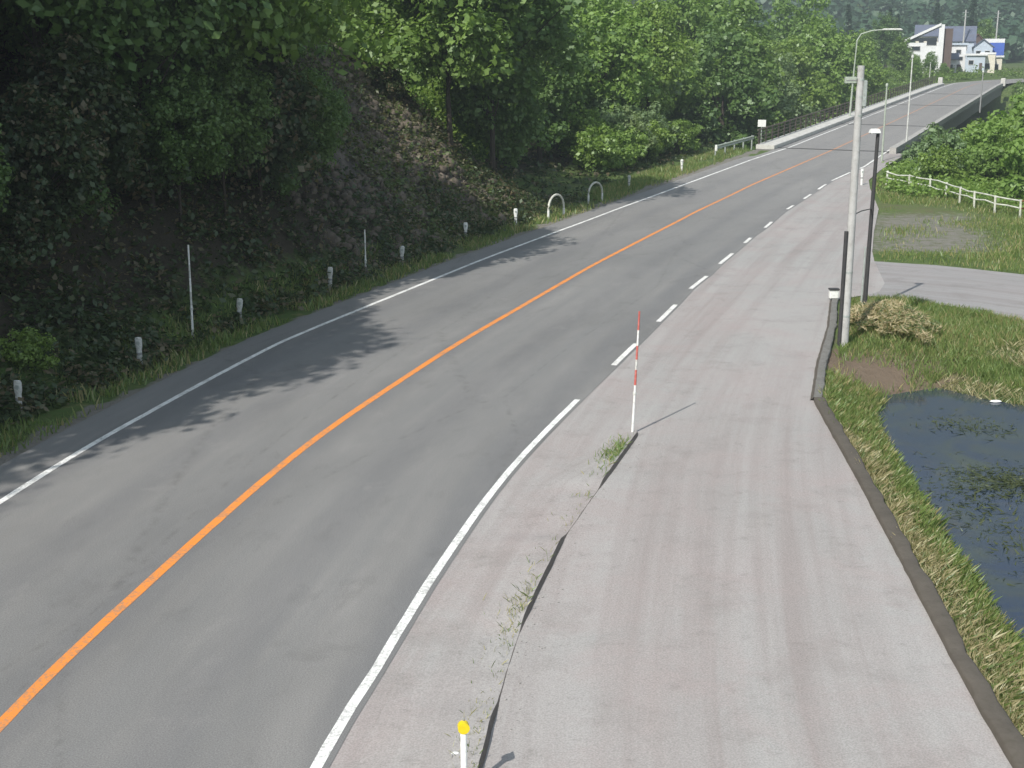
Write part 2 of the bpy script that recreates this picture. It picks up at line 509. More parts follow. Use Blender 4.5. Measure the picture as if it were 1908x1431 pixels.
# right edge of the lay-by and side road (kerb line)
KERB = np.array([(4.75, -10), (4.95, 6), (5.09, 11.77), (5.22, 13.52), (5.5, 16.48), (5.9, 20.86), (6.18, 24.2), (6.36, 26.3), (7.23, 29.59), (8.53, 33.98), (9.56, 37.95)])
EDGE_R = np.array([(4.75, -10), (4.95, 6), (5.09, 11.77), (5.22, 13.52), (5.5, 16.48), (5.9, 20.86), (6.18, 24.2), (6.36, 26.3), (7.23, 29.59), (8.53, 33.98), (9.56, 37.95),
                   (11.3, 39.2), (12.0, 41.0), (12.9, 45.5), (13.5, 48), (15.2, 54), (17.6, 62), (18.5, 66), (19.6, 71), (20.6, 75), (22.6, 80), (25.2, 86), (28.4, 93)])
SIDE_LO = np.array([(9.3, 39.2), (11.0, 38.7), (12.2, 37.8), (13.1, 36.7), (14.1, 34.9), (17.0, 31.0), (24, 23.5), (40, 8)])
SIDE_HI = np.array([(9.3, 46.0), (12.5, 45.9), (13.4, 45.4), (15.0, 44.7), (17.1, 42.8), (20.5, 39.5), (27, 32.0), (43, 17)])
POND_EDGE = np.array([(5.9, 4.0), (6.15, 9.0), (6.42, 14.7), (6.72, 17.1), (6.92, 20.0), (7.35, 23.6), (7.72, 26.8), (8.4, 28.5), (10.1, 29.3), (11.0, 28.1), (12.2, 27.0), (15.5, 24.5), (22, 18), (30, 9), (30, 4)])
POND_Z = -0.5

def poly_dist(P, x, y, closed=True):
    """signed distance to polygon, negative inside"""
    n = len(P)
    d2 = np.full(x.shape, 1e18); ins = np.zeros(x.shape, bool)
    for i in range(n if closed else n - 1):
        ax, ay = P[i]; bx, by = P[(i + 1) % n]
        ex, ey = bx - ax, by - ay
        t = np.clip(((x - ax) * ex + (y - ay) * ey) / (ex * ex + ey * ey + 1e-12), 0, 1)
        d2 = np.minimum(d2, (x - ax - t * ex) ** 2 + (y - ay - t * ey) ** 2)
        if closed:
            c = ((ay > y) != (by > y)) & (x < (bx - ax) * (y - ay) / (by - ay + 1e-12) + ax)
            ins ^= c
    d = np.sqrt(d2)
    return np.where(ins, -d, d)

def bank_amp(st): return 1 - smooth(55.5, 62.5, st)

def height(x, y):
    x = np.asarray(x, float); y = np.asarray(y, float)
    d, st = dist_road(x, y)
    base = zr(np.minimum(y, 260))
    z = base - 0.035
    # left cut bank with an uneven face
    u = -d - 6.7
    n = fbm(x, y, 0.25, 4) - 0.5
    n2 = fbm(x + 50, y, 0.9, 3) - 0.5
    face = np.clip(u, 0, None)
    bank = np.where(face < 8.2, face * 0.95, 7.8 + np.clip(face - 8.2, 0, 60) * 0.24)
    bank = bank + np.clip(face / 3, 0, 1) * (n * 2.0 + n2 * 0.5)
    z = z + bank * bank_amp(st) * (face > 0)
    # low rough ground past the end of the bank
    rough = smooth(0.5, 8, u) * (1 - bank_amp(st))
    z = z + rough * (0.6 + n * 1.2)
    # river valley under the bridge
    val = smooth(92, 112, st) * (1 - smooth(192, 214, st))
    val_r = smooth(84, 106, st) * (1 - smooth(192, 214, st))
    side = np.where(d < 0, val, val_r)
    z = z - side * 8.0 * (0.9 + 0.5 * n)
    z = z - smooth(24, 40, x) * (1 - smooth(70, 110, y)) * smooth(48, 62, y) * 2.0 * 1.0
    # fields behind the guard pipe fall a little
    # pond basin
    pd = poly_dist(POND_EDGE, x, y)
    near_pond = (y < 40) & (x > 3)
    kd = poly_dist(KERB, x, y, closed=False)
    right_of_kerb = near_pond & (x > np.interp(y, KERB[:, 1], KERB[:, 0])) & (y < 37.5)
    slope_in = -0.06 - 0.46 * np.clip(kd / (kd + np.clip(pd, 0.0, None) + 1e-6), 0, 1) ** 1.3 * smooth(3.2, 0.0, pd)
    z = np.where(right_of_kerb, np.where(pd < 0, -0.52 - np.clip(-pd, 0, 0.8) * 0.7, slope_in + 0.05 * (n2 + 0.3)), z)
    # mound beside the poles
    z = z + 0.35 * np.exp(-(((x - 10.3) / 1.1) ** 2 + ((y - 33.6) / 1.8) ** 2))
    # far side: plain, then wooded mountain
    far = smooth(330, 900, y)
    z = z + far * (60 + 40 * fbm(x, y, 0.004, 3)) + smooth(650, 1700, y) * (330 + 220 * (fbm(x, y, 0.0022, 4) - 0.3))
    z = z + smooth(-60, -420, x) * smooth(40, 260, y) * (70 + 60 * n)
    z = z + smooth(150, 600, x) * smooth(-50, 200, y) * 50
    return z

# ------------------------------------------------------------------ ground
def axis(lo, hi, fine_lo, fine_hi, step, grow):
    a = list(np.arange(fine_lo, fine_hi + 1e-6, step))
    s = step; v = fine_hi
    while v < hi:
        s *= grow; v += s; a.append(v)
    s = step; v = fine_lo
    while v > lo:
        s *= grow; v -= s; a.insert(0, v)
    return np.array(a)

gx = axis(-2200, 2600, -22, 30, 0.4, 1.09)
gy = axis(-400, 2600, 4, 75, 0.4, 1.06)
GX, GY = np.meshgrid(gx, gy)
GZ = height(GX, GY)
d_, st_ = dist_road(GX, GY)
nx, ny = len(gx), len(gy)
idx = np.arange(nx * ny).reshape(ny, nx)
faces = np.stack([idx[:-1, :-1], idx[:-1, 1:], idx[1:, 1:], idx[1:, :-1]], -1).reshape(-1, 4)
gme = mesh_np('ground', np.stack([GX.ravel(), GY.ravel(), GZ.ravel()], 1), faces, smooth=True)
u_ = -d_ - 6.7
amp_ = bank_amp(st_)
rockness = np.clip(smooth(0.2, 1.5, u_) * smooth(9.5, 7.0, u_) * amp_ * smooth(38, 47, st_), 0, 1) * 0.66
rockness = np.maximum(rockness, smooth(0.0, 0.8, u_) * smooth(9, 7, u_) * smooth(51, 55, st_) * smooth(64, 60, st_) * 0.8)
turf = 0.62 + 0.25 * (fbm(GX, GY, 0.3, 3) - 0.5)
kx = np.interp(GY, EDGE_R[:, 1], EDGE_R[:, 0])
gravel = smooth(7.0, 1.0, np.abs(GX - kx - 2.2)) * smooth(46, 49, GY) * smooth(66, 58, GY) * 0.56
gravel = np.maximum(gravel, (np.abs(d_ + 5.0) < 0.55) * 0.62)
soil_spot = np.exp(-(((GX - 8.6) / 1.3) ** 2 + ((GY - 29.6) / 1.5) ** 2))
turf = turf - 0.6 * soil_spot
shade_cover = smooth(0.0, 2.5, u_ + 0.6) * amp_ * 0.75 + smooth(2, 7, u_) * (1 - amp_) * smooth(110, 100, st_) * 0.7  # mask of the shade painted into the ground colour
cov = np.stack([turf.ravel(), rockness.ravel(), gravel.ravel(), np.clip(shade_cover, 0, 1).ravel()], 1).astype(np.float32)
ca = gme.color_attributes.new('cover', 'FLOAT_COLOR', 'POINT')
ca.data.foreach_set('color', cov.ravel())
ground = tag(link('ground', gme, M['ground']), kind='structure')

# ------------------------------------------------------------------ pavements
def strip(name, stations, left, right, mat, lanes=8, uvf=None):
    """left/right: functions of station -> (x,y,z)"""
    L = np.array([left(s) for s in stations], float); Rr = np.array([right(s) for s in stations], float)
    t = np.linspace(0, 1, lanes + 1)
    V = L[:, None] * (1 - t)[None, :, None] + Rr[:, None] * t[None, :, None]
    n, m = V.shape[:2]
    i = np.arange(n * m).reshape(n, m)
    F = np.stack([i[:-1, :-1], i[:-1, 1:], i[1:, 1:], i[1:, :-1]], -1).reshape(-1, 4)
    width = np.linalg.norm(Rr - L, axis=1)
    arc = np.concatenate([[0], np.cumsum(np.linalg.norm(np.diff((L + Rr) / 2, axis=0), axis=1))])
    if uvf is None:
        U = t[None, :] * width[:, None]
    else:
        U = uvf(np.asarray(stations))[:, None] + t[None, :] * width[:, None]
    UV = np.stack([U, np.repeat(arc[:, None], m, 1)], -1).reshape(-1, 2)
    return link(name, mesh_np(name, V.reshape(-1, 3), F, uv=UV), mat)

DASH_PTS = np.array([(1.79, 27.63), (2.42, 29.59), (3.23, 32.14), (4.02, 34.71), (4.84, 37.34), (5.62, 39.99), (6.59, 42.69), (7.32, 45.02), (8.3, 47.87),
                     (9.14, 50.34), (9.82, 52.39), (10.8, 54.97), (11.61, 57.38), (13.18, 61.83), (14.9, 66.07), (16.65, 70.44), (18.38, 74.63), (20.63, 79.22)])
_dd, _ds = dist_road(DASH_PTS[:, 0], DASH_PTS[:, 1])
RW_PTS = np.array([(-1.99, 11.77), (-1.61, 13.91), (-1.14, 16.56), (-0.47, 19.77), (0.47, 23.33), (1.79, 27.63)])
_rd, _rss = dist_road(RW_PTS[:, 0], RW_PTS[:, 1])
_ls = np.concatenate([[-20], _rss, _ds[1:], [84, 95, 400]])
_ld = np.concatenate([[3.55], _rd, _dd[1:], [4.05, 3.75, 3.6]])
def dr(st): return np.interp(st, _ls, _ld)          # right line offset
LW = np.array([(-8.33, 19.85), (-7.93, 22.65), (-7.44, 25.15), (-6.5, 29.53), (-5.91, 31.96), (-4.03, 37.51), (0.99, 51.42), (5.04, 61.83), (10.75, 75.17), (15.95, 86.88)])
_wd, _wss = dist_road(LW[:, 0], LW[:, 1])
_wls = np.concatenate([[-20], _wss, [95, 400]]); _wld = np.concatenate([[-3.4], _wd, [-3.3, -3.3]])
def dl(st): return np.interp(st, _wls, _wld)        # left line offset

sta = np.concatenate([np.arange(-40, 100, 1.0), np.arange(100, 205, 5.0), np.arange(205, 262, 2.0)])
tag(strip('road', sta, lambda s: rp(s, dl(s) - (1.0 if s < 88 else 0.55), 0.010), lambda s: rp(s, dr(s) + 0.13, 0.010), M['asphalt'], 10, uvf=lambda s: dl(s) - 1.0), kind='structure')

ys = np.arange(-12, 92, 0.5)
tag(strip('lay_by', ys, lambda y: (cx(y) + 2.2, y, float(zr(y)) + 0.004), lambda y: (np.interp(y, EDGE_R[:, 1], EDGE_R[:, 0]), y, float(zr(y)) + 0.004), M['apron'], 12), kind='structure')
t_side = np.linspace(0, 1, 40)
def along(P, t):
    s = np.concatenate([[0], np.cumsum(np.linalg.norm(np.diff(P, axis=0), axis=1))])
    q = t * s[-1]
    return np.interp(q, s, P[:, 0]), np.interp(q, s, P[:, 1])
tag(strip('side_road', t_side, lambda t: (*along(SIDE_HI, t), 0.0), lambda t: (*along(SIDE_LO, t), 0.0), M['side'], 6), kind='structure')

# painted lines
def line(name, s0, s1, df, w, mat, dz=0.014, step=0.5):
    st = np.arange(s0, s1 + 1e-6, min(step, (s1 - s0) / 2))
    jl = lambda s, q: 0.016 * (float(fbm(np.array(s * 3.1 + q), np.array(q * 7.7), 1.0, 3)) - 0.5)
    return tag(strip(name, st, lambda s: rp(s, df(s) - w / 2 + jl(s, 1.0), dz), lambda s: rp(s, df(s) + w / 2 + jl(s, 9.0), dz), mat, 1), kind='structure')
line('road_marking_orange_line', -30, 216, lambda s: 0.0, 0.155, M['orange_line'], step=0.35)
line('road_marking_edge_line', -30, 216, lambda s: dl(s), 0.13, M['white_line'], step=0.35)
line('road_marking_edge_line', -30, 27.6, lambda s: dr(s), 0.125, M['white_line'])
for (a, b) in ((29.5, 32.1), (34.7, 37.3), (39.9, 42.6), (45.0, 47.8), (50.3, 52.3), (55.0, 57.4), (61.8, 63.6), (66.1, 68.2), (70.4, 73.0), (74.6, 79.2)):
    s0 = float(dist_road(np.array([np.interp(a, DASH_PTS[:, 1], DASH_PTS[:, 0])]), np.array([a]))[1][0])
    s1 = float(dist_road(np.array([np.interp(b, DASH_PTS[:, 1], DASH_PTS[:, 0])]), np.array([b]))[1][0])
    line('road_marking_dash', s0, s1, lambda s: dr(s), 0.135, M['dash_line'])
line('road_marking_edge_line', 83, 214, lambda s: dr(s), 0.14, M['dash_line'], step=1.0)

# kerbs
def kerb(name, P, w, h, mat, z0=-0.06, jitter=0.0, seed=1, side=1):
    rs = np.random.RandomState(seed)
    P = np.asarray(P, float)
    L = np.concatenate([[0], np.cumsum(np.linalg.norm(np.diff(P, axis=0), axis=1))])
    q = np.arange(0, L[-1], 0.3)
    X = np.interp(q, L, P[:, 0]); Y = np.interp(q, L, P[:, 1])
    tx, ty = np.gradient(X), np.gradient(Y)
    ln = np.hypot(tx, ty); nxx, nyy = ty / ln * side, -tx / ln * side
    hh = h + jitter * (rs.rand(len(q)) - 0.5)
    ww = w * (1 + 0.25 * (rs.rand(len(q)) - 0.5) * (jitter > 0))
    off = jitter * 0.5 * (rs.rand(len(q)) - 0.5)
    prof = [(0, z0), (0, 0.8), (0.12, 1.0), (0.88, 1.0), (1.0, 0.8), (1.0, z0)]
    V = []
    for i in range(len(q)):
        for a, b in prof:
            V.append((X[i] + nxx[i] * (a * ww[i] + off[i]), Y[i] + nyy[i] * (a * ww[i] + off[i]), float(zr(Y[i])) + (z0 if b == z0 else b * hh[i])))
    m = len(prof)
    i = np.arange(len(q) * m).reshape(len(q), m)
    F = np.stack([i[:-1, :-1], i[:-1, 1:], i[1:, 1:], i[1:, :-1]], -1).reshape(-1, 4)
    return tag(link(name, mesh_np(name, np.array(V), F), mat), kind='structure')
kerb('kerb', KERB[:8], 0.23, 0.09, M['dark_concrete'], -0.2, 0.05, 2)
kerb('kerb', [(6.36, 26.3), (7.23, 29.59), (8.53, 33.98), (9.56, 37.95)], 0.19, 0.08, M['kerb_grey'], -0.2, 0.03, 3)
kerb('kerb', [(6.30, 26.3), (7.17, 29.59), (8.47, 33.98), (9.50, 37.95)], 0.065, 0.03, M['dark_concrete'], -0.05, 0.03, 4)
ISL = np.array([(-0.45, 10.0), (-0.33, 11.77), (-0.2, 12.88), (-0.06, 13.91), (0.14, 15.26), (0.77, 18.2), (1.51, 20.72), (2.40, 23.7)])
def isl(a, b):
    t = np.linspace(a, b, 12)
    return [(float(np.interp(v, ISL[:, 1], ISL[:, 0])), v) for v in t]
def isl_h(y):
    h = np.interp(y, [6, 12.7, 13.1, 13.6, 14.9, 15.4, 18.0, 18.4, 20.5, 20.9, 23.5, 23.9], [0.10, 0.10, 0.03, 0.012, 0.014, 0.085, 0.095, 0.014, 0.014, 0.085, 0.095, 0.05])
    return float(h + 0.02 * (fbm(y * 3.0, 0.0 * y, 1.0, 3) - 0.5))
yi = np.arange(2.0, 23.95, 0.15)
ix = lambda y: float(np.interp(y, ISL[:, 1], ISL[:, 0]) + 0.02 * (fbm(np.array(y * 2.0), np.array(3.0), 1.0, 3) - 0.5))
def isl_in(y):
    return min(ix(y) - 0.05, float(cx(y)) + 3.55)
tag(strip('traffic_island', yi, lambda y: (ix(y) - min(1.25, max(0.25, (24.4 - y) * 0.35)), y, 0.006), lambda y: (ix(y), y, isl_h(y)), M['apron'], 4), kind='structure')
tag(strip('kerb', yi, lambda y: (ix(y), y, isl_h(y)), lambda y: (ix(y) + 0.035, y - 0.008, -0.02), M['kerb_brown'], 1), kind='structure')

# pond
PW = np.array(POND_EDGE)
bm = bmesh.new()
cen = PW.mean(0)
vs = [bm.verts.new((p[0] + (p[0] - cen[0]) * 0.02 - 0.12, p[1] + (p[1] - cen[1]) * 0.02, POND_Z)) for p in PW]
bm.faces.new(vs)
bmesh.ops.triangulate(bm, faces=bm.faces[:])
pm = bpy.data.meshes.new('pond'); bm.to_mesh(pm); bm.free()
pond = tag(link('pond_water', pm, M['water']), kind='structure')
for p in pm.polygons:
    if p.normal.z < 0: p.flip()
#PART2

# ------------------------------------------------------------------ bridge
def rpt(st, d, dz=0.0):
    x, y, z = rp(st, d, dz)
    return (float(x), float(y), float(z))
B0, B1 = 93.0, 203.0
bridge = empty('road_bridge', rpt(B0, 0))
tag(bridge, 'long road bridge with raised pale walkway kerb and dark girder side', 'bridge')
bst = np.concatenate([np.arange(B0, B1, 4.0), [B1]])
binv = Matrix.Translation(bridge.location).inverted()
def bpart(name, prof, mat, st=bst, parent=bridge):
    """extrude a (d, dz) profile along the bridge"""
    V = [Vector(rpt(s, a, b)) - bridge.location for s in st for a, b in prof]
    m = len(prof)
    F = []
    for i in range(len(st) - 1):
        for k in range(m):
            F.append((i * m + k, i * m + (k + 1) % m, (i + 1) * m + (k + 1) % m, (i + 1) * m + k))
    F += [tuple(range(m)), tuple(range((len(st) - 1) * m, len(st) * m))]
    mb = MB(); mb.add(V, F)
    return mb.build(name, mat, parent)
bpart('deck_slab', [(-5.3, -0.30), (4.6, -0.30), (4.6, -0.02), (-5.3, -0.02)], M['deck'])
bpart('walkway_kerb', [(-5.3, 0.0), (-3.95, 0.0), (-3.95, 0.27), (-4.0, 0.30), (-5.3, 0.30)], M['pale_concrete'])
bpart('edge_kerb', [(4.15, 0.0), (4.6, 0.0), (4.6, 0.42), (4.15, 0.42)], M['concrete'])
bpart('girder', [(4.2, -1.35), (4.45, -1.35), (4.45, -0.30), (4.2, -0.30)], M['deck'])
bpart('girder', [(-4.9, -1.35), (-4.65, -1.35), (-4.65, -0.30), (-4.9, -0.30)], M['deck'])
bpart('girder', [(-0.4, -1.35), (-0.1, -1.35), (-0.1, -0.30), (-0.4, -0.30)], M['deck'])
bpart('top_rail', [(-5.26, 1.30), (-5.18, 1.30), (-5.18, 1.38), (-5.26, 1.38)], M['rail_brown'])
for zz in (0.55, 0.80, 1.05):
    bpart('rail', [(-5.24, zz), (-5.20, zz), (-5.20, zz + 0.05), (-5.24, zz + 0.05)], M['rail_brown'])
pm_ = None
for s in np.arange(B0 + 0.5, B1, 2.0):
    if pm_ is None:
        q = MB(); q.box((0, 0, 0.55), (0.10, 0.10, 1.1)); o = q.build('rail_post', M['rail_brown'], bridge); pm_ = o.data
    else:
        o = link('rail_post', pm_, None, bridge)
    o.location = Vector(rpt(s, -5.22, 0.30)) - bridge.location
for s in (94.0, 118.5, 150.0, 176.0):
    q = MB()
    a, b, c, d4 = [Vector(rpt(s + e, dd, 0.017)) - bridge.location for e, dd in ((0, -3.94), (0, 3.99), (0.35, 3.99), (0.35, -3.94))]
    up = Vector((0, 0, 0.012))
    q.add([a, b, c, d4, a + up, b + up, c + up, d4 + up], [(0, 1, 2, 3), (4, 5, 6, 7), (0, 1, 5, 4), (1, 2, 6, 5), (2, 3, 7, 6), (3, 0, 4, 7)])
    q.build('expansion_joint', M['joint'], bridge)
for s in (112, 144, 176):
    q = MB(); p = rpt(s, 0.0)
    q.box((p[0] - bridge.location.x, p[1] - bridge.location.y, -6.6), (7.6, 1.4, 11.2), -float(hd(s)))
    q.build('pier', M['deck'], bridge)
for s, d in ((B1 + 1.0, -4.7), (B1 + 1.0, 4.5)):
    q = MB(); p = rpt(s, d)
    q.box((p[0] - bridge.location.x, p[1] - bridge.location.y, p[2] - bridge.location.z + 0.55), (0.7, 0.9, 1.2), -float(hd(s)), 0.9)
    q.build('end_pillar', M['pale_concrete'], bridge, bevel=0.04)

# ------------------------------------------------------------------ roadside poles and lamps
def hz(x, y): return float(height(np.array([x]), np.array([y]))[0])

p = empty('utility_pole', (8.34, 31.64, -0.05))
tag(p, 'tall pale grey concrete utility pole at the kerb corner beside the pond', 'pole')
q = MB(); q.tube([(0, 0, -0.3), (0, 0, 3.4), (-0.01, 0, 6.9)], [0.112, 0.098, 0.082], 16); q.build('shaft', M['pole_concrete'], p, True)
q = MB(); q.tube([(-0.135, -0.06, 0.0), (-0.130, -0.06, 2.95)], [0.05, 0.05], 10); q.build('conduit', M['dark_steel'], p, True)
for zz in (0.8, 1.9, 5.7, 6.15, 6.55):
    q = MB(); q.tube([(0, 0, zz), (0, 0, zz + 0.05)], [0.115 - zz * 0.0042, 0.115 - zz * 0.0042], 16); q.build('band', M['galv'], p, True)
q = MB(); q.box((0.10, -0.03, 6.25), (0.09, 0.14, 0.62)); q.build('junction_box', M['galv'], p, bevel=0.015)
q = MB(); q.box((-0.25, -0.02, 6.56), (0.28, 0.13, 0.16)); b_ = q.build('equipment_box', M['pale_green'], p, bevel=0.015)
q = MB(); q.box((-0.25, -0.092, 6.56), (0.24, 0.01, 0.02)); q.build('louvre', M['grey_band'], b_)
q = MB(); q.tube([(-0.02, 0, 6.60), (-0.14, -0.02, 6.60)], 0.025, 8); q.build('bracket', M['galv'], p)
q = MB(); q.tube([(0.09, 0.05, 3.36), (0.85, 2.3, 3.18), (1.72, 4.56, 2.98)], 0.014, 6); q.build('stay_wire', M['dark_steel'], p)

p = empty('lamp_pole', (10.08, 36.26, -0.05))
tag(p, 'slim dark steel pole with a small white floodlight on top, by the straw heap', 'pole')
q = MB(); q.tube([(0, 0, -0.2), (0.02, 0, 2.5), (0.05, 0, 5.05)], [0.068, 0.058, 0.05], 12); q.build('shaft', M['dark_steel'], p, True)
q = MB(); q.box((-0.06, -0.06, 5.12), (0.30, 0.22, 0.13), 0.2, 0.75); q.build('floodlight', M['white_plastic'], p, bevel=0.02)
q = MB(); q.tube([(-0.10, 0.0, 0.0), (-0.085, 0.0, 1.9)], 0.03, 8); q.build('conduit', M['galv'], p, True)

def slim_pole(loc, h, label, head, mat, r=0.055, base=-0.4):
    p = empty('street_pole', loc); tag(p, label, 'pole')
    q = MB(); q.tube([(0, 0, base), (0, 0, h * 0.5), (0, 0, h)], [r, r * 0.85, r * 0.7], 10); q.build('shaft', mat, p, True)
    q = MB(); q.lathe([(0.05, -0.05), (0.09, 0.0), (0.10, 0.12), (0.06, 0.20), (0.0, 0.22)], 10, (0, 0, h)); q.build('cap', head, p, True)
    return p
slim_pole((24.44, 86.16, hz(24.44, 86.16)), 5.45, 'slender pale pole with a round cap right behind the slim dark pole', M['pale_green'], M['pale_green'], 0.07)
slim_pole((29.11, 96.56, rpt(96, 0)[2] - 0.6), 7.0, 'tall slender white pole at the near end of the bridge beside green bushes', M['old_white'], M['old_white'], 0.065, -1.5)
slim_pole((55.12, 155.02, float(zr(155)) - 0.1), 3.6, 'short white pole on the outer edge halfway along the bridge', M['white_plastic'], M['grey_band'], 0.09, -1.0)
slim_pole((69.0, 218.8, hz(69, 218.8)), 2.9, 'small pale post past the far end of the bridge', M['pale_green'], M['white_plastic'], 0.06)

p = empty('street_lamp', (32.86, 127.0, float(zr(127)) + 0.1))
tag(p, 'tall pale green street lamp with a long arm reaching over the bridge', 'street lamp')
q = MB(); q.tube([(-0.25, 0, -0.3), (-0.1, 0, 4), (0, 0, 7.2), (0.35, -0.1, 7.85), (1.3, -0.4, 8.15), (2.1, -0.7, 8.22)], [0.11, 0.09, 0.075, 0.065, 0.055, 0.05], 12); q.build('mast', M['pale_green'], p, True)
q = MB(); q.box((3.0, -1.0, 8.26), (2.0, 0.34, 0.16), -0.32, 0.8); q.build('luminaire', M['old_white'], p, bevel=0.04)

# ------------------------------------------------------------------ delineators, snow poles, hoops
def delineator(loc, label, mat, h=0.73, lean=(0, 0), rz=0.0):
    p = empty('delineator_post', loc, rz); tag(p, label, 'delineator', 'white delineators along the left verge')
    p.rotation_euler = (lean[0], lean[1], rz)
    q = MB(); q.lathe([(0.066, -0.2), (0.066, h * 0.60), (0.070, h * 0.63), (0.084, h * 0.69), (0.087, h * 0.92), (0.068, h * 0.99), (0.02, h)], 14, sy=0.55); q.build('post', mat, p, True)
    q = MB(); q.lathe([(0.0682, h * 0.42), (0.0682, h * 0.50)], 14, sy=0.56); q.build('band', M['grey_band'], p, True)
    q = MB(); q.tube([(0, -0.050, h * 0.82), (0, -0.060, h * 0.82)], 0.046, 12); q.build('reflector', M['galv'], p, True)
    return p
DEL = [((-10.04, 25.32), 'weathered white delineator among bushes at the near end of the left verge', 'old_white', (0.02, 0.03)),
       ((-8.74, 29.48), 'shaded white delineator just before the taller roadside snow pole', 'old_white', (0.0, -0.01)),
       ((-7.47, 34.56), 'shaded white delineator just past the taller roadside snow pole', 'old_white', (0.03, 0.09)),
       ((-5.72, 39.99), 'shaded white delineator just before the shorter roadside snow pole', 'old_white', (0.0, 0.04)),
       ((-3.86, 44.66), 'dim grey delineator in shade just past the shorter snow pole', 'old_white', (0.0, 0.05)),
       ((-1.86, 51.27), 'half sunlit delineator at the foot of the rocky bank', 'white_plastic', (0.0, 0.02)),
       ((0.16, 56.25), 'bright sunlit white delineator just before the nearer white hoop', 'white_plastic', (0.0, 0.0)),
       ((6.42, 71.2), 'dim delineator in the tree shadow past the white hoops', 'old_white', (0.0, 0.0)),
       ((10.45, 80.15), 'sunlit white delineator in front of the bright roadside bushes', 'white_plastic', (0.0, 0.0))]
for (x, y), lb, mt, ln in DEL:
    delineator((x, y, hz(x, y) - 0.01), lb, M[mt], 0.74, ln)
delineator((19.52, 72.49, hz(19.52, 72.49)), 'white delineator on the right roadside behind the concrete utility pole', M['white_plastic'], 0.95)

p = empty('delineator_post', (-0.47, 11.3, 0.0)); tag(p, 'white post with a round yellow reflector head on the traffic island', 'delineator')
q = MB(); q.lathe([(0.032, -0.1), (0.032, 0.66), (0.02, 0.68)], 14); q.build('post', M['white_plastic'], p, True)
q = MB(); q.tube([(-0.005, 0.035, 0.715), (0.005, -0.035, 0.715)], [0.058, 0.058], 18); hd_ = q.build('reflector_head', M['reflector'], p, True)
q = MB(); q.tube([(0, 0.03, 0.768), (0.0, 0.03, 0.795)], [0.012, 0.012], 8); q.build('bolt', M['grey_band'], hd_)

def snow_pole(loc, h, label, bands, r=0.024, lean=(0, 0)):
    p = empty('snow_pole', loc); tag(p, label, 'snow pole'); p.rotation_euler = (lean[0], lean[1], 0)
    z = 0.0
    for k, (t, mt) in enumerate(bands):
        rr = r * (1 - 0.35 * z / h)
        q = MB(); q.tube([(0, 0, z - (0.15 if k == 0 else 0)), (0, 0, t)], [rr, r * (1 - 0.35 * t / h)], 10); q.build('band' if k else 'base_band', M[mt], p, True)
        z = t
    q = MB(); q.tube([(0, 0, h * 0.32), (0, 0, h * 0.32 + 0.05)], r * 1.35, 10); q.build('clamp', M['old_white'], p, True)
    return p
snow_pole((2.32, 23.84, 0.01), 2.38, 'red and white banded snow pole at the tip of the low kerb', [(0.95, 'white_plastic'), (1.25, 'red'), (1.45, 'old_white'), (1.72, 'red'), (2.02, 'white_plastic'), (2.38, 'red')], 0.026, (-0.02, 0.035))
snow_pole((-8.22, 32.47, hz(-8.22, 32.47)), 2.45, 'taller weathered snow pole leaning in the shade of the left verge', [(0.9, 'white_plastic'), (1.25, 'old_white'), (1.6, 'white_plastic'), (1.95, 'old_white'), (2.45, 'white_plastic')], 0.034, (0.0, 0.01))
snow_pole((-4.89, 42.69, hz(-4.89, 42.69)), 1.55, 'shorter pale snow pole in the shade of the left verge', [(0.7, 'white_plastic'), (1.1, 'old_white'), (1.55, 'white_plastic')], 0.034)

def hoop(st0, w, h, label):
    a = np.array(st0[0]); b = np.array(st0[1]); c = (a + b) / 2
    z = hz(*c)
    p = empty('barrier_hoop', (c[0], c[1], z)); tag(p, label, 'barrier hoop', 'white pipe hoops on the left verge')
    dx, dy = (b - a) / np.linalg.norm(b - a) * w / 2
    pts = [(-dx, -dy, -0.2), (-dx, -dy, h * 0.45)]
    for k in range(1, 12):
        t = math.pi * k / 12
        pts.append((-dx * math.cos(t), -dy * math.cos(t), h * 0.45 + h * 0.55 * math.sin(t)))
    pts += [(dx, dy, h * 0.45), (dx, dy, -0.2)]
    q = MB(); q.tube(pts, 0.05, 10); q.build('pipe', M['fence_white'], p, True)
    for s in (-1, 1):
        q = MB(); q.tube([(s * dx, s * dy, 0.12), (s * dx, s * dy, 0.42)], 0.054, 10); q.build('sleeve', M['white_plastic'], p, True)
hoop(((1.55, 57.9), (2.45, 59.3)), 1.35, 1.08, 'nearer white pipe hoop on the grass verge, feet in sunlight')
hoop(((3.75, 64.3), (4.6, 65.5)), 1.3, 1.0, 'farther white pipe hoop standing in tree shade')

# guard rail on the left before the bridge
g0, g1 = np.array(rpt(86.4, -6.3)), np.array(rpt(95.0, -6.0))
p = empty('guard_rail', g0); tag(p, 'short pale green steel guard rail on the left before the bridge', 'guard rail')
q = MB(); dv = g1 - g0
prof = [(0.0, 0.50), (0.05, 0.54), (0.0, 0.60), (0.0, 0.66), (0.05, 0.72), (0.0, 0.78), (-0.02, 0.78), (-0.02, 0.50)]
hh = math.atan2(dv[0], dv[1]); nrm = np.array((math.cos(hh), -math.sin(hh), 0))
V = [tuple(dv * t + nrm * a + np.array((0, 0, b))) for t in np.linspace(0, 1, 6) for a, b in prof]
F = [(i * 8 + k, i * 8 + (k + 1) % 8, (i + 1) * 8 + (k + 1) % 8, (i + 1) * 8 + k) for i in range(5) for k in range(8)] + [tuple(range(8)), tuple(range(40, 48))]
q.add(V, F); q.build('beam', M['pale_green'], p)
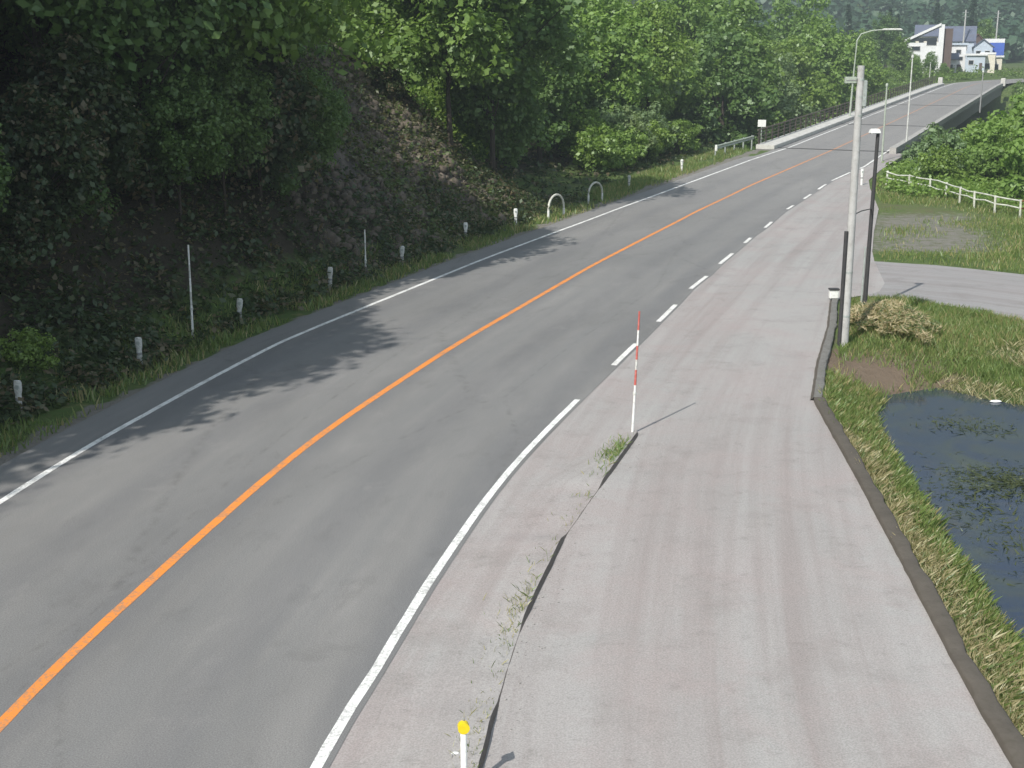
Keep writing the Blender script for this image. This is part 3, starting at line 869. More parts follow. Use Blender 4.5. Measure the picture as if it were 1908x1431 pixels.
for t in (0.02, 0.26, 0.5, 0.74, 0.98):
    q = MB(); c = dv * t - nrm * 0.09; q.tube([tuple(c + (0, 0, -0.4)), tuple(c + (0, 0, 0.80))], 0.06, 10); q.build('post', M['galv'], p, True)
q = MB(); q.box(tuple(nrm * 0.03 + (0, 0, 0.60)), (0.14, 0.22, 0.42), -hh); q.build('end_cap', M['white_plastic'], p, bevel=0.03)

p = empty('road_sign', (18.84, 99.0, float(zr(99)) + 0.1)); tag(p, 'small square white sign on a post at the bridge entrance', 'sign')
q = MB(); q.tube([(0, 0, -0.5), (0, 0, 1.5)], 0.035, 10); q.build('post', M['galv'], p, True)
q = MB(); q.box((0, -0.05, 1.45), (0.60, 0.03, 0.52), -0.15); q.build('plate', M['white_plastic'], p, bevel=0.008)

# white pipe fence on the right
FP = [(20.9, 72.6), (21.6, 70.6), (22.1, 68.6), (22.3, 66.6), (22.35, 64.6), (22.4, 62.6), (22.7, 60.7), (23.2, 58.9), (23.9, 57.2), (24.8, 55.6)]
p = empty('pipe_fence', (FP[4][0], FP[4][1], 0.0)); tag(p, 'bent white pipe fence overgrown by weeds with a rusty end', 'fence')
base = Vector(p.location)
def fp(k, h): 
    w = FP[k]; return Vector((w[0], w[1], hz(*w) + h)) - base
rs = np.random.RandomState(3)
for k in range(len(FP)):
    q = MB(); t = Vector((0.05 * rs.randn(), 0.05 * rs.randn(), 0)); q.tube([fp(k, -0.3), fp(k, 0.82) + t], 0.055, 10); q.build('post', M['fence_white'] if k < 8 else M['rust'], p, True)
    if k < len(FP) - 1:
        for hgt in (0.42, 0.76):
            j = Vector((0, 0, 0.05 * rs.randn()))
            q = MB(); q.tube([fp(k, hgt), (fp(k, hgt) + fp(k + 1, hgt)) / 2 + j, fp(k + 1, hgt)], 0.036, 8); q.build('rail', M['fence_white'] if k < 7 else M['rust'], p, True)

# small odds and ends
p = empty('marker_box', (9.62, 38.0, 0.0)); tag(p, 'small white marker box at the far tip of the kerb', 'marker')
q = MB(); q.box((0, 0, 0.18), (0.28, 0.2, 0.26)); q.build('body', M['white_plastic'], p, bevel=0.03)
q = MB(); q.box((0, 0, 0.335), (0.30, 0.22, 0.05)); q.build('lid', M['dark_steel'], p, bevel=0.01)
q = MB(); q.lathe([(0.0, 0.0), (0.05, 0.005), (0.07, 0.03), (0.06, 0.06), (0.03, 0.075), (0.0, 0.078)], 12, sy=0.8)
tag(q.build('stone', M['white_plastic'], None, True), 'small round white stone lying beside the yellow headed post', 'stone').location = (-0.58, 11.92, 0.008)
q = MB(); q.lathe([(0.0, 0.0), (0.11, 0.0), (0.14, 0.02), (0.10, 0.045), (0.0, 0.05)], 12, sy=0.4)
tag(q.build('plastic_scrap', M['white_plastic'], None, True), 'white scrap lying at the far edge of the pond', 'scrap').location = (10.9, 28.05, -0.50)
#PART3

# ------------------------------------------------------------------ village beyond the bridge
VM = dict(
    white=simple_mat('white_siding', (0.74, 0.75, 0.76), 0.7, scale=0.5, vary=0.08, dirt_amt=0.12),
    cream=simple_mat('cream_render', (0.70, 0.66, 0.56), 0.8, scale=0.5, vary=0.08, dirt_amt=0.12),
    bluegrey=simple_mat('blue_grey_siding', (0.50, 0.57, 0.66), 0.7, scale=0.5, vary=0.08, dirt_amt=0.12),
    brown=simple_mat('brown_siding', (0.13, 0.095, 0.085), 0.8, scale=0.5),
    slate=simple_mat('slate_roof', (0.13, 0.15, 0.21), 0.6, scale=0.6),
    blue=simple_mat('blue_sheet', (0.07, 0.14, 0.52), 0.5, scale=0.5, vary=0.1, dirt_amt=0.1),
    rustroof=simple_mat('rust_red_roof', (0.20, 0.11, 0.08), 0.7, scale=0.6),
    glass=simple_mat('window_glass', (0.03, 0.04, 0.05), 0.12, dirt_amt=0.1, spec=0.6),
    frame=simple_mat('window_frame', (0.6, 0.6, 0.6), 0.5),
)
def house(name, loc, size, label, wall, roofm, rz=-0.35, roof='gable', rh=1.6, wins=(), door=None, over=0.35, ridge='x', lower=None):
    """wins: (x, z, w, h) on the front (-y) face, local metres"""
    w, d, h = size
    p = empty(name, loc, rz); tag(p, label, 'building', 'buildings of the village')
    q = MB(); q.box((0, 0, h / 2 - 0.4), (w, d, h + 0.8))
    if roof == 'gable':
        if ridge == 'x':
            q.add([(-w / 2, -d / 2, h), (-w / 2, d / 2, h), (-w / 2, 0, h + rh), (w / 2, -d / 2, h), (w / 2, d / 2, h), (w / 2, 0, h + rh)], [(0, 1, 2), (3, 4, 5), (0, 2, 5, 3), (1, 2, 5, 4)])
        else:
            q.add([(-w / 2, -d / 2, h), (w / 2, -d / 2, h), (0, -d / 2, h + rh), (-w / 2, d / 2, h), (w / 2, d / 2, h), (0, d / 2, h + rh)], [(0, 1, 2), (3, 4, 5), (0, 2, 5, 3), (1, 2, 5, 4)])
    wl = q.build('wall', VM[wall], p)
    t = 0.16
    if roof == 'gable':
        for sgn in (-1, 1):
            q = MB()
            if ridge == 'x':
                e = Vector((0, sgn * (d / 2 + over), h - over * rh / (d / 2))); r = Vector((0, 0, h + rh)); ax = Vector((w / 2 + over, 0, 0))
            else:
                e = Vector((sgn * (w / 2 + over), 0, h - over * rh / (w / 2))); r = Vector((0, 0, h + rh)); ax = Vector((0, d / 2 + over, 0))
            up = Vector((0, 0, t)); lo = Vector((0, 0, 0.02))
            pts = [e - ax + lo, e + ax + lo, r + ax + lo, r - ax + lo]
            q.add(pts + [v + up for v in pts], [(0, 1, 2, 3), (4, 5, 6, 7), (0, 1, 5, 4), (1, 2, 6, 5), (2, 3, 7, 6), (3, 0, 4, 7)])
            q.build('roof', VM[roofm], p)
    elif roof == 'mono':
        q = MB(); o = over
        pts = [Vector((-w / 2 - o, -d / 2 - o, h + 0.02)), Vector((w / 2, -d / 2 - o, h + rh)), Vector((w / 2, d / 2 + o, h + rh)), Vector((-w / 2 - o, d / 2 + o, h + 0.02))]
        up = Vector((0, 0, 0.45))
        q.add(pts + [v + up for v in pts], [(0, 1, 2, 3), (4, 5, 6, 7), (0, 1, 5, 4), (1, 2, 6, 5), (2, 3, 7, 6), (3, 0, 4, 7)])
        q.build('roof', VM[roofm], p)
    else:
        q = MB(); q.box((0, 0, h + 0.2), (w + 2 * over, d + 2 * over, 0.35)); q.build('roof', VM[roofm], p)
    for (x, z, ww, hh) in wins:
        q = MB(); q.box((x, -d / 2 - 0.03, z), (ww + 0.16, 0.10, hh + 0.16)); f = q.build('window', VM['frame'], p)
        q = MB(); q.box((x, -d / 2 - 0.09, z), (ww, 0.03, hh)); q.build('pane', VM['glass'], f)
    if door:
        q = MB(); q.box((door[0], -d / 2 - 0.04, door[2] / 2), (door[1], 0.10, door[2])); q.build('door', VM['brown'], p)
    return p, wl
gz = lambda x, y: hz(x, y)
pA, _ = house('gabled_hall', (74.2, 240, 4.2), (5.6, 9, 5.6), 'white hall with a steep single slope roof at the far left of the village', 'white', 'white', -0.32, 'mono', 2.9, [(-1.2, 4.6, 1.4, 0.7), (1.4, 5.6, 1.6, 0.8)], over=0.5)
q = MB(); q.box((2.95, -4.2, 4.2), (0.9, 1.0, 9.0)); q.build('chimney_tower', VM['white'], pA)
q = MB(); q.box((3.9, 0.2, 3.8), (1.9, 8.0, 8.4)); q.build('shaded_side', VM['brown'], pA)  # block coloured dark for the shade on the hall's right side
q = MB(); q.box((0.2, -4.62, 6.15), (4.2, 0.10, 0.55)); q.build('dark_strip', VM['glass'], pA)  # dark strip under the roof, in the window glass material
house('slate_house', (87.8, 263, 4.2), (6.4, 7, 6.3), 'two storey house with a wide blue slate roof in the village', 'bluegrey', 'slate', -0.33, 'gable', 2.6, [(-1.7, 5.0, 1.3, 1.0), (1.3, 5.0, 1.3, 1.0), (-1.7, 2.0, 1.3, 1.1)])
house('white_house', (83.0, 250, 4.1), (4.4, 6, 5.4), 'pale two storey house in front of the slate roofed one', 'white', 'bluegrey', -0.33, 'flat', 0, [(-1.2, 4.1, 0.9, 0.8), (0.9, 4.2, 0.8, 0.7), (-1.3, 1.7, 0.9, 0.9), (0.2, 1.8, 0.7, 0.7), (1.4, 3.0, 0.6, 0.6)], (1.1, 0.8, 1.9))
house('shopfront', (85.9, 246, 4.0), (3.2, 5, 3.6), 'low pale blue building with a dark doorway near the road end', 'bluegrey', 'white', -0.33, 'flat', 0, [(-0.8, 2.4, 0.8, 0.7)], (0.9, 0.5, 2.3))
house('cream_house', (88.6, 247.5, 4.0), (2.6, 5, 3.8), 'narrow cream building between the pale blue one and the blue roofed one', 'cream', 'white', -0.33, 'flat', 0, [(0.0, 1.7, 0.8, 1.0)], (-1.0, 0.4, 2.0), over=0.1)
pB, _ = house('blue_shop', (94.6, 262, 4.1), (3.9, 6, 3.2), 'building with a bright blue upper front at the far right of the village', 'cream', 'white', -0.35, 'flat', 0, [(-0.9, 1.3, 0.9, 1.2), (0.9, 1.3, 0.9, 1.2)])
q = MB(); q.box((0, -0.1, 4.75), (4.3, 6.5, 2.4)); q.build('blue_upper_storey', VM['blue'], pB)
q = MB(); q.box((0.3, -0.1, 6.35), (3.7, 6.3, 0.75)); q.build('white_parapet', VM['white'], pB)
house('brown_house', (96.3, 276, 4.3), (3.6, 6, 5.6), 'brown house with a rust red gable roof behind the others', 'brown', 'rustroof', -0.3, 'gable', 2.0, [(-0.8, 4.4, 0.8, 0.8), (0.8, 4.4, 0.8, 0.8)], ridge='y')
house('dark_house', (92.3, 270, 4.2), (2.6, 5, 4.6), 'small dark slate roofed house squeezed between the cream and brown houses', 'brown', 'slate', -0.3, 'gable', 1.4, [(0.0, 3.2, 0.9, 0.9)])
house('grey_store', (90.6, 256, 4.1), (3.4, 5, 5.2), 'grey sided store between the pale blue building and the blue fronted one', 'bluegrey', 'slate', -0.33, 'gable', 1.3, [(-0.8, 4.0, 0.8, 0.8), (0.8, 4.0, 0.8, 0.8), (0.0, 1.8, 1.2, 1.0)], ridge='y')
house('tall_house', (84.8, 272, 4.2), (4.6, 6, 7.4), 'tall pale house showing behind the slate roofed one', 'cream', 'slate', -0.3, 'gable', 2.0, [(-1.2, 6.0, 0.9, 0.9), (1.2, 6.0, 0.9, 0.9)])
house('low_shed', (80.6, 244, 4.0), (2.2, 4, 3.0), 'low white shed tucked against the brown shaded side of the hall', 'white', 'slate', -0.33, 'gable', 0.9, [(0.0, 1.6, 0.9, 0.8)])
def far_pole(x, y, top, label):
    z = hz(x, y); p = empty('utility_pole', (x, y, z)); tag(p, label, 'pole', 'poles of the village')
    q = MB(); q.tube([(0, 0, -0.5), (0, 0, top - z)], [0.19, 0.13], 8); q.build('shaft', M['pole_concrete'], p, True)
    for k in (0.5, 1.3):
        q = MB(); q.box((0, 0, top - z - k), (1.5, 0.1, 0.1), 0.4); q.build('crossarm', M['galv'], p)
far_pole(87.4, 258, 16.2, 'pale utility pole standing before the slate roofed house')
far_pole(97.3, 268, 16.4, 'pale utility pole rising behind the blue fronted building')
far_pole(80.3, 246, 12.2, 'pale utility pole beside the white hall')

# ------------------------------------------------------------------ vegetation
def leaf_cloud(C, Rad, n, size, rs, up=0.55, out=1.0, wid=0.36, squash=0.8):
    """C (k,3) clump centres, Rad (k,), n leaves each -> verts, faces"""
    k = len(C)
    v = rs.randn(k, n, 3); v /= np.linalg.norm(v, axis=2, keepdims=True)
    r = rs.rand(k, n, 1) ** 0.45
    off = v * r * Rad[:, None, None]
    off[..., 2] *= squash
    P = (C[:, None] + off).reshape(-1, 3)
    N = rs.randn(k * n, 3) * 0.5 + v.reshape(-1, 3) * out + np.array((0, 0, up))
    N /= np.linalg.norm(N, axis=1, keepdims=True)
    T = np.cross(N, rs.randn(k * n, 3)); T /= np.linalg.norm(T, axis=1, keepdims=True) + 1e-9
    B = np.cross(N, T)
    s = size * (0.45 + 1.25 * rs.rand(k * n, 1) ** 2)
    V = np.stack([P - T * s * 0.5, P + B * s * wid - N * s * 0.08, P + T * s * 0.5 - N * s * 0.12, P - B * s * wid - N * s * 0.08], 1).reshape(-1, 3)
    F = np.arange(len(P) * 4).reshape(-1, 4)
    return V, F

def make_tree(seed, h, rad, mat, clumps=120, n=80, leaf=0.26, clear=0.30, trunk_r=0.17, shape='round'):
    rs = np.random.RandomState(seed)
    p = empty('tree', (0, 0, -500))
    cz = h * (clear + (1 - clear) * 0.5); rz_ = h * (1 - clear) * 0.5
    lob = rs.randn(7, 3); lob /= np.linalg.norm(lob, axis=1, keepdims=True)
    C = []
    while len(C) < clumps:
        v = rs.randn(3); v /= np.linalg.norm(v)
        bulge = 0.72 + 0.38 * max(0, (lob @ v).max()) ** 3 + 0.08 * rs.randn()
        r = (0.35 + 0.65 * rs.rand() ** 0.55) * bulge
        q = v * r
        taper = 1.0 - 0.35 * max(0, q[2]) if shape == 'round' else max(0.12, 0.62 - 0.55 * q[2])
        C.append((q[0] * rad * taper, q[1] * rad * taper, cz + q[2] * rz_))
    C = np.array(C)
    Rad = rad * (0.16 + 0.14 * rs.rand(clumps))
    V, F = leaf_cloud(C, Rad, n, leaf, rs)
    link('crown', mesh_np('crown', V, F), mat, p)
    q = MB()
    lean = rs.randn(2) * 0.04 * h
    tp = [Vector((lean[0] * t * t, lean[1] * t * t, h * 0.86 * t)) for t in (0, 0.2, 0.45, 0.7, 1.0)]
    tp[0].z = -1.0
    q.tube(tp, [trunk_r * 1.25, trunk_r, trunk_r * 0.75, trunk_r * 0.45, trunk_r * 0.15], 8)
    for i in rs.choice(clumps, 16, replace=False):
        c = Vector(C[i]); t = min(0.95, max(0.25, (c.z / h - 0.18)))
        a = Vector((lean[0] * t * t, lean[1] * t * t, h * 0.86 * t))
        mid = (a + c) / 2 + Vector(rs.randn(3) * 0.15)
        q.tube([a, mid, c], [trunk_r * 0.42, trunk_r * 0.26, trunk_r * 0.08], 5, False)
    q.build('trunk', M['bark'], p, True)
    return p

def make_cedar(seed, h, rad, mat):
    rs = np.random.RandomState(seed)
    p = empty('cedar_tree', (0, 0, -500))
    t = rs.rand(190) ** 0.8
    ang = rs.rand(190) * 6.283
    r = (1 - t) * rad * (0.45 + 0.6 * rs.rand(190)) + 0.1
    C = np.stack([r * np.cos(ang), r * np.sin(ang), h * (0.12 + 0.87 * t) - 0.2 * r], 1)
    V, F = leaf_cloud(C, 0.30 + 0.45 * (1 - t), 44, 0.34, rs, 0.4, 0.4, 0.25, 0.6)
    link('crown', mesh_np('crown', V, F), mat, p)
    q = MB(); q.tube([(0, 0, -1), (0, 0, h * 0.5), (0, 0, h)], [0.25, 0.16, 0.03], 8); q.build('trunk', M['bark'], p, True)
    return p

T_PROTO = [make_tree(11, 12.0, 3.9, LEAF['a'], 190, 85, 0.30, 0.10),
           make_tree(12, 11.0, 3.7, LEAF['b'], 180, 85, 0.28, 0.08),
           make_tree(13, 13.0, 3.8, LEAF['c'], 190, 85, 0.30, 0.12),
           make_tree(14, 10.0, 3.6, LEAF['d'], 170, 80, 0.26, 0.10),
           make_tree(15, 12.5, 4.3, LEAF['b'], 200, 85, 0.32, 0.10),
           make_tree(16, 12.5, 4.2, LEAF['a'], 230, 100, 0.27, 0.22, 0.11),
           make_tree(17, 12.0, 4.0, LEAF['c'], 230, 100, 0.26, 0.22, 0.11),
           make_tree(18, 12.0, 4.6, LEAF['under'], 190, 70, 0.42, 0.10, 0.13)]
S_PROTO = [make_tree(21, 2.6, 1.7, LEAF['b'], 60, 80, 0.17, 0.04, 0.04),
           make_tree(22, 2.2, 1.5, LEAF['a'], 55, 80, 0.16, 0.04, 0.04),
           make_tree(23, 3.0, 1.8, LEAF['d'], 60, 80, 0.18, 0.04, 0.05),
           make_tree(24, 4.2, 2.3, LEAF['b'], 80, 85, 0.22, 0.05, 0.07),
           make_tree(25, 2.4, 2.1, LEAF['under'], 70, 60, 0.17, 0.02, 0.03),
           make_tree(26, 1.8, 2.2, LEAF['c'], 60, 60, 0.16, 0.02, 0.03)]
C_PROTO = [make_cedar(31, 15.0, 2.6, LEAF['needle'])]
for o in T_PROTO + C_PROTO: o.name = 'tree'
for o in S_PROTO: o.name = 'shrub'
_used = set()
def plant(proto, x, y, scale, label, cat, group, rs, sink=0.15, z=None):
    if id(proto) in _used:
        o = copy_tree(proto)
    else:
        o = proto; _used.add(id(proto))
    o.location = (x, y, (hz(x, y) if z is None else z) - sink)
    o.rotation_euler = (0.04 * rs.randn(), 0.04 * rs.randn(), rs.rand() * 6.283)
    s = scale * (0.94 + 0.12 * rs.rand())
    o.scale = (s * (0.92 + 0.16 * rs.rand()), s * (0.92 + 0.16 * rs.rand()), s)
    tag(o, label, cat, group)
    return o
ORD = ['first', 'second', 'third', 'fourth', 'fifth', 'sixth', 'seventh', 'eighth', 'ninth', 'tenth', 'eleventh', 'twelfth', 'thirteenth', 'fourteenth', 'fifteenth',
       'sixteenth', 'seventeenth', 'eighteenth', 'nineteenth', 'twentieth', 'twenty first', 'twenty second', 'twenty third', 'twenty fourth', 'twenty fifth', 'twenty sixth', 'twenty seventh', 'twenty eighth', 'twenty ninth', 'thirtieth']
rs = np.random.RandomState(77)

# overhanging trees on the near bank: they shade the bank and the left edge of the road
CAN = []
n_low = 0
_cr = np.random.RandomState(8)
for d0, lo_, hi_, step, ks in ((-12.5, 13, 29, 2.9, (5, 6)), (-11.2, 29, 33, 2.6, (5, 6)), (-10.2, 33.5, 41, 2.5, (5, 6)), (-16.4, 6, 13, 3.2, (5, 6)), (-22.0, -14, 6, 4.0, (2, 5, 6)), (-16.4, 9, 31, 4.2, (2, 0)), (-22.5, -14, 30, 4.6, (2, 0)), (-28, -10, 28, 5.5, (2, 0))):
    for v in np.arange(lo_, hi_, step):
        CAN.append((v + _cr.uniform(-0.8, 0.8), d0 + _cr.uniform(-0.6, 0.6), _cr.uniform(0.95, 1.12), int(_cr.choice(ks))))
for v in np.arange(10.5, 44, 2.5):
    CAN.append((v + _cr.uniform(-0.6, 0.6), -9.2 + _cr.uniform(-0.5, 0.4), _cr.uniform(0.36, 0.48), int(_cr.choice((6, 7)))))
for i, (st, d, s, k) in enumerate(CAN):
    x, y, _ = rpt(st, d)
    if s < 0.6 and st > 21:
        n_low += 1
        plant(T_PROTO[k], x, y, s, '%s low dark tree at the foot of the left bank, from the near end' % ORD[n_low - 1], 'tree', 'low trees at the foot of the bank', rs)
    else:
        plant(T_PROTO[k], x, y, s, 'tall broadleaf tree overhanging the shaded bank at the near left' if s > 0.6 else 'low dark tree at the foot of the bank nearest the camera', 'tree', 'overhanging trees on the near bank' if s > 0.6 else 'low trees of the near bank', rs)
for st, d, s_, k in ((55.3, -10.0, 1.05, 5), (58.8, -9.4, 1.05, 6)):
    x, y, _ = rpt(st, d)
    plant(T_PROTO[k], x, y, s_, 'nearer of two tall trees on the rocky bank before its far end' if st < 57 else 'farther of two tall trees on the rocky bank at its far end', 'tree', 'trees at the end of the bank', rs)
def row(spots, text, group, cat='tree'):
    """spots ordered from near to far; each label counts along its own row"""
    for i, (st, d, s, k) in enumerate(spots):
        x, y, _ = rpt(st, d)
        pr = T_PROTO[k] if cat == 'tree' else S_PROTO[k]
        plant(pr, x, y, s, text % ORD[i], cat, group, rs)
row([(32, -16.5, 0.8, 0), (35.5, -15.4, 0.72, 2), (38.5, -16.2, 0.72, 1), (41, -15.0, 0.62, 4), (43.5, -18.5, 0.75, 1), (46, -15.6, 0.5, 1), (49, -19, 0.55, 3), (52, -16.5, 0.42, 4), (55, -21, 0.5, 0), (57.5, -17, 0.4, 4)],
    '%s leafy tree along the top of the rocky bank, counted from the near end', 'trees along the top of the bank')
row([(36, -30, 0.8, 0), (43, -31, 0.7, 4), (50, -30, 0.6, 1), (57, -30, 0.55, 0), (64, -32, 0.8, 3)],
    '%s tree of the row behind the bank top, counted from the near end', 'trees behind the bank top')
row([(60.5, -10.0, 0.72, 2), (64, -13.5, 0.8, 1), (69, -16.0, 0.9, 4), (73, -13.0, 0.78, 2), (79, -17, 1.0, 1), (84, -14.5, 0.92, 4), (89, -18, 1.1, 0), (94, -14, 1.0, 1), (99, -17.5, 1.2, 3)],
    '%s roadside tree between the bank end and the bridge, counted from the bank', 'trees between the bank and the bridge')
row([(67, -23, 1.05, 4), (74, -24, 1.15, 1), (81, -25, 1.25, 0), (88, -26, 1.35, 4), (95, -25, 1.4, 1), (102, -24, 1.45, 0), (72, -34, 1.3, 3), (82, -36, 1.45, 4), (92, -37, 1.55, 1), (102, -36, 1.6, 3)],
    '%s taller tree of the second row before the bridge, counted from the bank', 'second row of trees before the bridge')
row([(104, -19, 1.35, 1), (109, -12, 1.15, 2), (113, -23, 1.6, 3), (118, -15, 1.4, 0), (125, -21, 1.6, 4), (131, -14, 1.4, 3), (138, -23, 1.62, 0), (145, -15, 1.42, 1), (153, -22, 1.6, 2), (160, -15, 1.38, 4), (168, -21, 1.5, 0), (176, -14, 1.3, 1), (184, -19, 1.3, 3), (193, -15, 1.05, 0)],
    '%s tree in the river gully beside the bridge, counted from the near bank', 'trees in the gully left of the bridge')
row([(86, 20, 0.62, 4), (95, 12.5, 0.66, 1), (93, 25, 0.85, 0), (102, 16, 0.95, 3), (103, 27, 1.1, 2), (110, 15, 1.15, 1), (114, 21, 1.25, 4), (121, 17.5, 1.4, 0), (127, 22, 1.45, 1), (133, 17.5, 1.42, 4), (140, 20, 1.45, 2), (150, 16, 1.25, 0), (160, 19, 1.35, 1), (172, 15, 1.1, 3), (186, 16, 1.0, 0), (108, 34, 1.4, 1), (122, 30, 1.5, 0)],
    '%s tree on the right side of the bridge, counted from the near bank', 'trees in the gully right of the bridge')
row([(73.5, -9.8, 1.1, 0), (76.5, -9.2, 1.1, 0), (79, -10.2, 1.25, 2), (81.5, -9.4, 1.05, 0), (84, -10.2, 1.3, 2), (86.5, -9.2, 1.1, 1), (77.5, -12.0, 1.35, 0), (83, -12.4, 1.4, 2), (89, -9.8, 1.1, 1)],
    '%s sunlit green shrub of the clump before the left guard rail', 'shrubs before the left guard rail', 'shrub')
row([(77, 9.6, 0.90, 0), (78.5, 12.5, 1.20, 1), (80, 9.0, 1.02, 2), (81, 15.5, 1.56, 3), (83, 11.5, 1.44, 0), (85, 8.6, 1.14, 1), (86, 14.0, 1.68, 3), (88, 10.8, 1.56, 0), (90, 8.0, 1.38, 2), (91, 13.0, 1.80, 3), (94, 9.6, 1.68, 0), (97, 8.2, 1.68, 1),
     (73, 16.0, 1.32, 3), (69.5, 17.6, 1.32, 0), (71, 20.5, 1.56, 3), (66.5, 19.9, 1.32, 1), (63.5, 21.0, 1.32, 0), (67, 23.5, 1.68, 3), (76, 18.5, 1.68, 3), (61, 23.6, 1.32, 2), (75, 23.5, 1.92, 3), (81, 20, 1.92, 3), (64, 27, 1.68, 3), (71, 27, 2.04, 3), (79, 26, 2.16, 3)],
    '%s shrub of the thicket behind the white pipe fence, counted from the road', 'shrubs behind the white pipe fence', 'shrub')
row([(23.4, -8.0, 0.55, 1), (25.2, -7.4, 0.42, 0), (27, -9.3, 0.7, 4), (29.5, -9.6, 0.6, 5), (33, -10.2, 0.8, 4), (35, -13, 1.0, 5), (37, -10.8, 0.8, 4), (39.5, -9.4, 0.7, 5), (42, -10.8, 0.75, 1), (44, -13.5, 0.9, 4), (48, -14, 0.8, 5), (54, -12.8, 0.6, 4)],
    '%s low bush on the shaded left bank, counted from the near end', 'low bushes on the shaded bank', 'shrub')
VIL = [(66, 226, 0.55, 0), (62, 236, 0.75, 1), (70, 252, 0.8, 2), (100, 246, 0.65, 0), (104, 258, 0.8, 4), (80, 285, 0.9, 2), (103, 290, 0.9, 0), (58, 252, 0.95, 3), (69.5, 229, 0.38, 1), (73.0, 231.5, 0.34, 0), (66.5, 219, 0.34, 4), (76.0, 233.0, 0.26, 1), (82.5, 203, 0.62, 1), (87, 211, 0.72, 0), (80.5, 196, 0.66, 4), (91, 220, 0.7, 1)]
for i, (x, y, s, k) in enumerate(VIL):
    plant(T_PROTO[k], x, y, s, '%s green tree around the village beyond the bridge, counted from the river' % ORD[i], 'tree', 'trees around the village', rs)
for i, (x, y, s) in enumerate([(86, 305, 0.95), (91.5, 318, 0.9), (79, 312, 1.0), (104, 330, 1.0), (112, 325, 1.1)]):
    plant(C_PROTO[0], x, y, s, '%s dark cedar behind the village, counted outward from the white hall' % ORD[i], 'tree', 'cedars behind the village', rs)

# ground cover that nobody could count
def scatter(name, label, pts, mat, n, rad, leaf, seed, wid=0.3, up=0.8, lift=0.10, cat='undergrowth'):
    rs = np.random.RandomState(seed)
    z = height(pts[:, 0], pts[:, 1])
    C = np.stack([pts[:, 0], pts[:, 1], z + lift], 1)
    Rd = rad * (0.5 + rs.rand(len(C)))
    V, F = leaf_cloud(C, Rd, n, leaf, rs, up, 0.4, wid, 0.7)
    return tag(link(name, mesh_np(name, V, F), mat), label, cat, None, 'stuff')

rs = np.random.RandomState(101)
N = 21000
st = rs.uniform(16, 64, N); d = -(6.3 + 26 * rs.rand(N) ** 1.4)
mask_n = fbm(st * 1.0, d * 1.0, 0.16, 3)
keep = (mask_n > 0.44 + 0.10 * smooth(43, 50, st)) | (rs.rand(N) < 0.45 - 0.3 * smooth(43, 50, st)) | (d < -15.5)
st, d = st[keep], d[keep]
P = np.stack(rp(st, d)[:2], 1)
scatter('undergrowth', 'tangled green and dry undergrowth covering the left bank', P, LEAF['under'], 22, 0.46, 0.155, 1)
N = 2600
st = rs.uniform(62, 108, N); d = -rs.uniform(7.4, 34, N)
P = np.stack(rp(st, d)[:2], 1)
scatter('undergrowth', 'low green weeds under the trees before the bridge', P, LEAF['under'], 16, 0.5, 0.24, 2)
N = 5200
st = rs.uniform(70, 112, N); d = rs.uniform(5.2, 40, N)
P = np.stack(rp(st, d)[:2], 1)
P = P[(P[:, 0] > np.interp(P[:, 1], EDGE_R[:, 1], EDGE_R[:, 0]) + 0.8)]
scatter('undergrowth', 'bright green weeds on the right slope below the bridge', P, LEAF['b'], 18, 0.6, 0.22, 3, lift=0.3)
N = 900
x = rs.uniform(19.5, 40, N); y = rs.uniform(54, 76, N)
fx = np.interp(y, [w[1] for w in FP][::-1], [w[0] for w in FP][::-1])
P = np.stack([x, y], 1)[x > fx + 0.1]
scatter('undergrowth', 'leafy weeds growing up through the white pipe fence', P, LEAF['b'], 18, 0.5, 0.17, 4, lift=0.3)

N = 900
vx = np.concatenate([rs.uniform(56, 78, N // 2), rs.uniform(76, 112, N // 2)]); vy = np.concatenate([rs.uniform(205, 240, N // 2), rs.uniform(195, 246, N // 2)])
vd, vs_ = dist_road(vx, vy)
P = np.stack([vx, vy], 1)[(np.abs(vd) > 6.0)]
st = rs.uniform(186, 212, 420); d = rs.uniform(5.6, 22, 420)
P = np.concatenate([P, np.stack(rp(st, d)[:2], 1)])
scatter('undergrowth', 'bushy greenery around the far end of the bridge', P, LEAF['a'], 30, 0.95, 0.36, 14, lift=0.7)
def blades(name, label, pts, mat, hgt, wdt, seed, lean=0.45, z=None, cat='grass'):
    rs = np.random.RandomState(seed)
    n = len(pts)
    zz = height(pts[:, 0], pts[:, 1]) if z is None else np.full(n, z)
    a = rs.rand(n) * 6.283
    h = hgt * (0.45 + 0.9 * rs.rand(n)) * (0.45 + 1.25 * fbm(pts[:, 0], pts[:, 1], 1.1, 3)); w = wdt * (0.7 + 0.6 * rs.rand(n))
    la = rs.rand(n) * 6.283; lm = lean * rs.rand(n) * h * 1.6
    B = np.stack([pts[:, 0], pts[:, 1], zz - 0.01], 1)
    W = np.stack([np.cos(a), np.sin(a), np.zeros(n)], 1) * w[:, None] * 0.5
    Ld = np.stack([np.cos(la) * lm, np.sin(la) * lm, h], 1)
    V = np.stack([B - W, B + W, B + Ld * [0.45, 0.45, 0.6] + W * 0.8, B + Ld - W * 0.1], 1).reshape(-1, 3)
    F = np.arange(n * 4).reshape(-1, 4)
    return tag(link(name, mesh_np(name, V, F), mat), label, cat, None, 'stuff')

